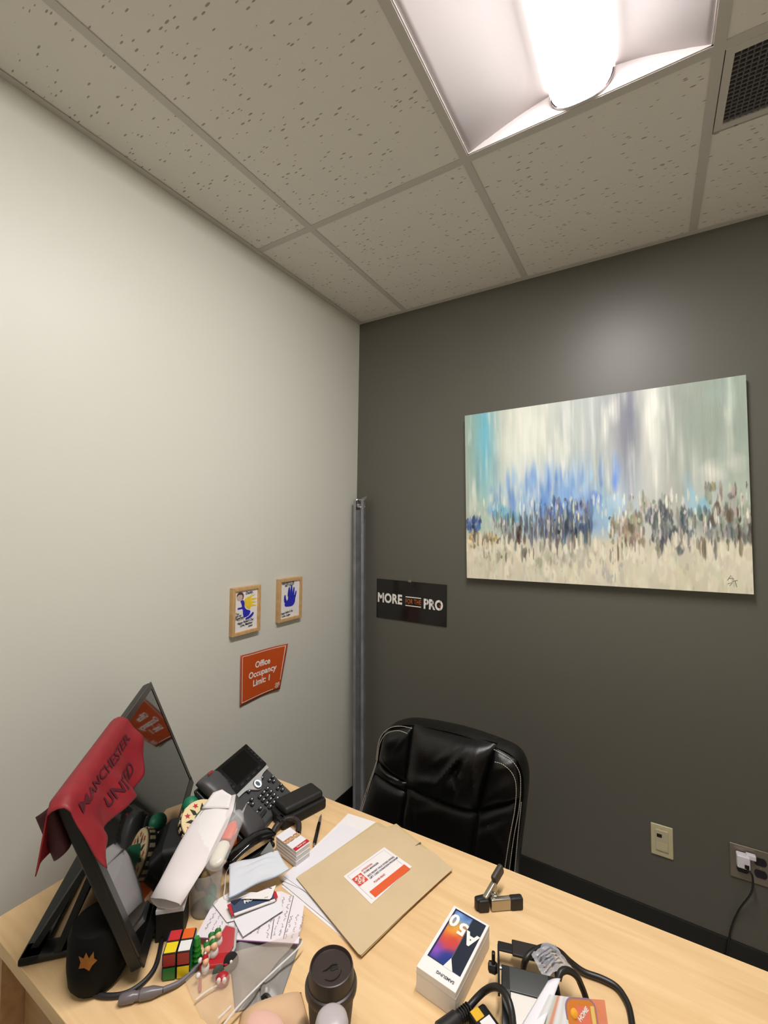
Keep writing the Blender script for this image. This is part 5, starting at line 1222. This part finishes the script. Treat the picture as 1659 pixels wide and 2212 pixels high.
# crumpled clear tag and printed leaflets
tg = thing('clear_cord_tag', 'crumpled clear plastic tag wrapped round the work light cord', 'tag', tuple(at(1190, 2090, DZ)))
tc_ = [at(1148, 2062, DZ + .058), at(1204, 2046, DZ + .060), at(1240, 2098, DZ + .040), at(1178, 2118, DZ + .050)]
rr = np.random.RandomState(8); NZ = rr.randn(13, 13) * .0014
def TG(u, v):
    q = (tc_[0] * (1 - u) + tc_[1] * u) * (1 - v) + (tc_[3] * (1 - u) + tc_[2] * u) * v
    return q + Vector((0, 0, .012 * math.sin(math.pi * u) + NZ[int(round(v * 12)), int(round(u * 12))]))
MB().grid(TG, 12, 12).build('film', mat('tag_film', (190, 190, 196), .16, alpha=.72, spec=.8), tg, world=True)
for k in range(5):
    MB().grid(lambda u, v, k=k: TG(.10 + .62 * u, .22 + k * .14 + .045 * v) + Vector((0, 0, .0012)), 10, 1).build('printed_line', mat('tag_print', (112, 112, 118), .6), tg, world=True)
lf = thing('paper_leaflet', 'curled white instruction leaflet hanging from the cord over the work light', 'leaflet', tuple(at(1170, 2180, DZ)))
la, lb_, lc, ld_ = at(1184, 2119, DZ + .060), at(1211, 2114, DZ + .062), at(1165, 2240, DZ + .058), at(1105, 2250, DZ + .050)
MB().grid(lambda u, v: (la * (1 - u) + lb_ * u) * (1 - v) + (ld_ * (1 - u) + lc * u) * v + Vector((0, 0, .002 * math.sin(math.pi * u))), 8, 10).build('front_sheet', M_PAPER2, lf, smooth=True, world=True, solid=.0005)
l2 = [at(1186, 2148, DZ + .070), at(1249, 2156, DZ + .060), at(1266, 2250, DZ + .030), at(1136, 2250, DZ + .050)]
hh, ww = 24, 24
arr = np.full((hh, ww, 3), 222.0); yy, xx = np.mgrid[0:hh, 0:ww]; arr[:, :, :] -= (8 * np.sin(xx * 1.7))[..., None]; arr[:, 7:9] = (214, 150, 120); arr[:, 5:7] = (196, 200, 190)
colour_grid('striped_sheet', arr, attr_mat('leaflet_print', .7), lf, lambda u, v: (l2[0] * (1 - u) + l2[1] * u) * (1 - v) + (l2[3] * (1 - u) + l2[2] * u) * v)
oc_ = thing('orange_packet', 'orange product card with a small tool picture at the bottom right', 'card', tuple(at(1280, 2190, DZ)))
MB().grid(lambda u, v: (at(1248, 2156, DZ + .040) * (1 - u) + at(1306, 2160, DZ + .034) * u) * (1 - v) + (at(1255, 2250, DZ + .004) * (1 - u) + at(1318, 2250, DZ + .004) * u) * v, 2, 2).build('card', mat('peach_orange', (226, 138, 100), .6), oc_, world=True, solid=.0008)
ox_ = at(1306, 2160, DZ + .034) - at(1248, 2156, DZ + .040); oy_ = at(1248, 2156, DZ + .040) - at(1255, 2250, DZ + .004)
OMx = frame(at(1260, 2216, DZ + .042), ox_, oy_)
def rrect(w, h, r, n=5): return [(sx_ * (w / 2 - r) + r * math.cos(a), sy_ * (h / 2 - r) + r * math.sin(a)) for sx_, sy_, a0 in ((1, 1, 0), (-1, 1, 1), (-1, -1, 2), (1, -1, 3)) for a in [(a0 + k / n) * math.pi / 2 for k in range(n + 1)]]
MB().prism(rrect(.050, .058, .012), -.001, 0, OMx).build('picture_panel', mat('lavender_rim', (150, 120, 140), .5), oc_, world=True)
MB().prism(rrect(.046, .054, .011), 0, .0006, OMx).build('amber_field', mat('amber_print', (214, 130, 50), .5), oc_, world=True)
MB().box((.002, .008, .0009), (.022, .024, .0006), OMx).build('red_print_block', mat('coral_print', (228, 120, 96), .5), oc_, world=True)
MB().box((.018, .006, .0009), (.006, .030, .0006), OMx).build('yellow_strip', mat('pale_yellow_print', (232, 200, 120), .5), oc_, world=True)
text('packet_words', 'HOME', .008, M_TXTW, oc_, OMx @ Matrix.Translation((.002, .012, .0016)) @ Matrix.Rotation(.7, 4, 'Z'), 'CENTER', .0003, .9)
MB().lathe([(.006, .0006), (.005, .002), (.002, .003)], 14, OMx @ Matrix.Translation((-.012, .012, 0))).build('amber_dot', mat('amber_dot', (240, 170, 50), .4), oc_, world=True)
# small yellow and black tool at the very bottom
yt = thing('tape_gadget', 'small yellow and black gadget with a white label at the bottom edge', 'gadget', tuple(at(1050, 2240, DZ)), -.5)
MB().box((0, 0, .012), (.048, .034, .024)).build('shell', M_BLK, yt, bevel=.005)
MB().box((-.014, -.006, .0245), (.016, .016, .002)).build('yellow_side', mat('safety_yellow', (224, 176, 40), .45), yt, bevel=.0008)
MB().box((.006, .000, .0245), (.020, .020, .002)).build('white_label', M_PAPER, yt, bevel=.0006)
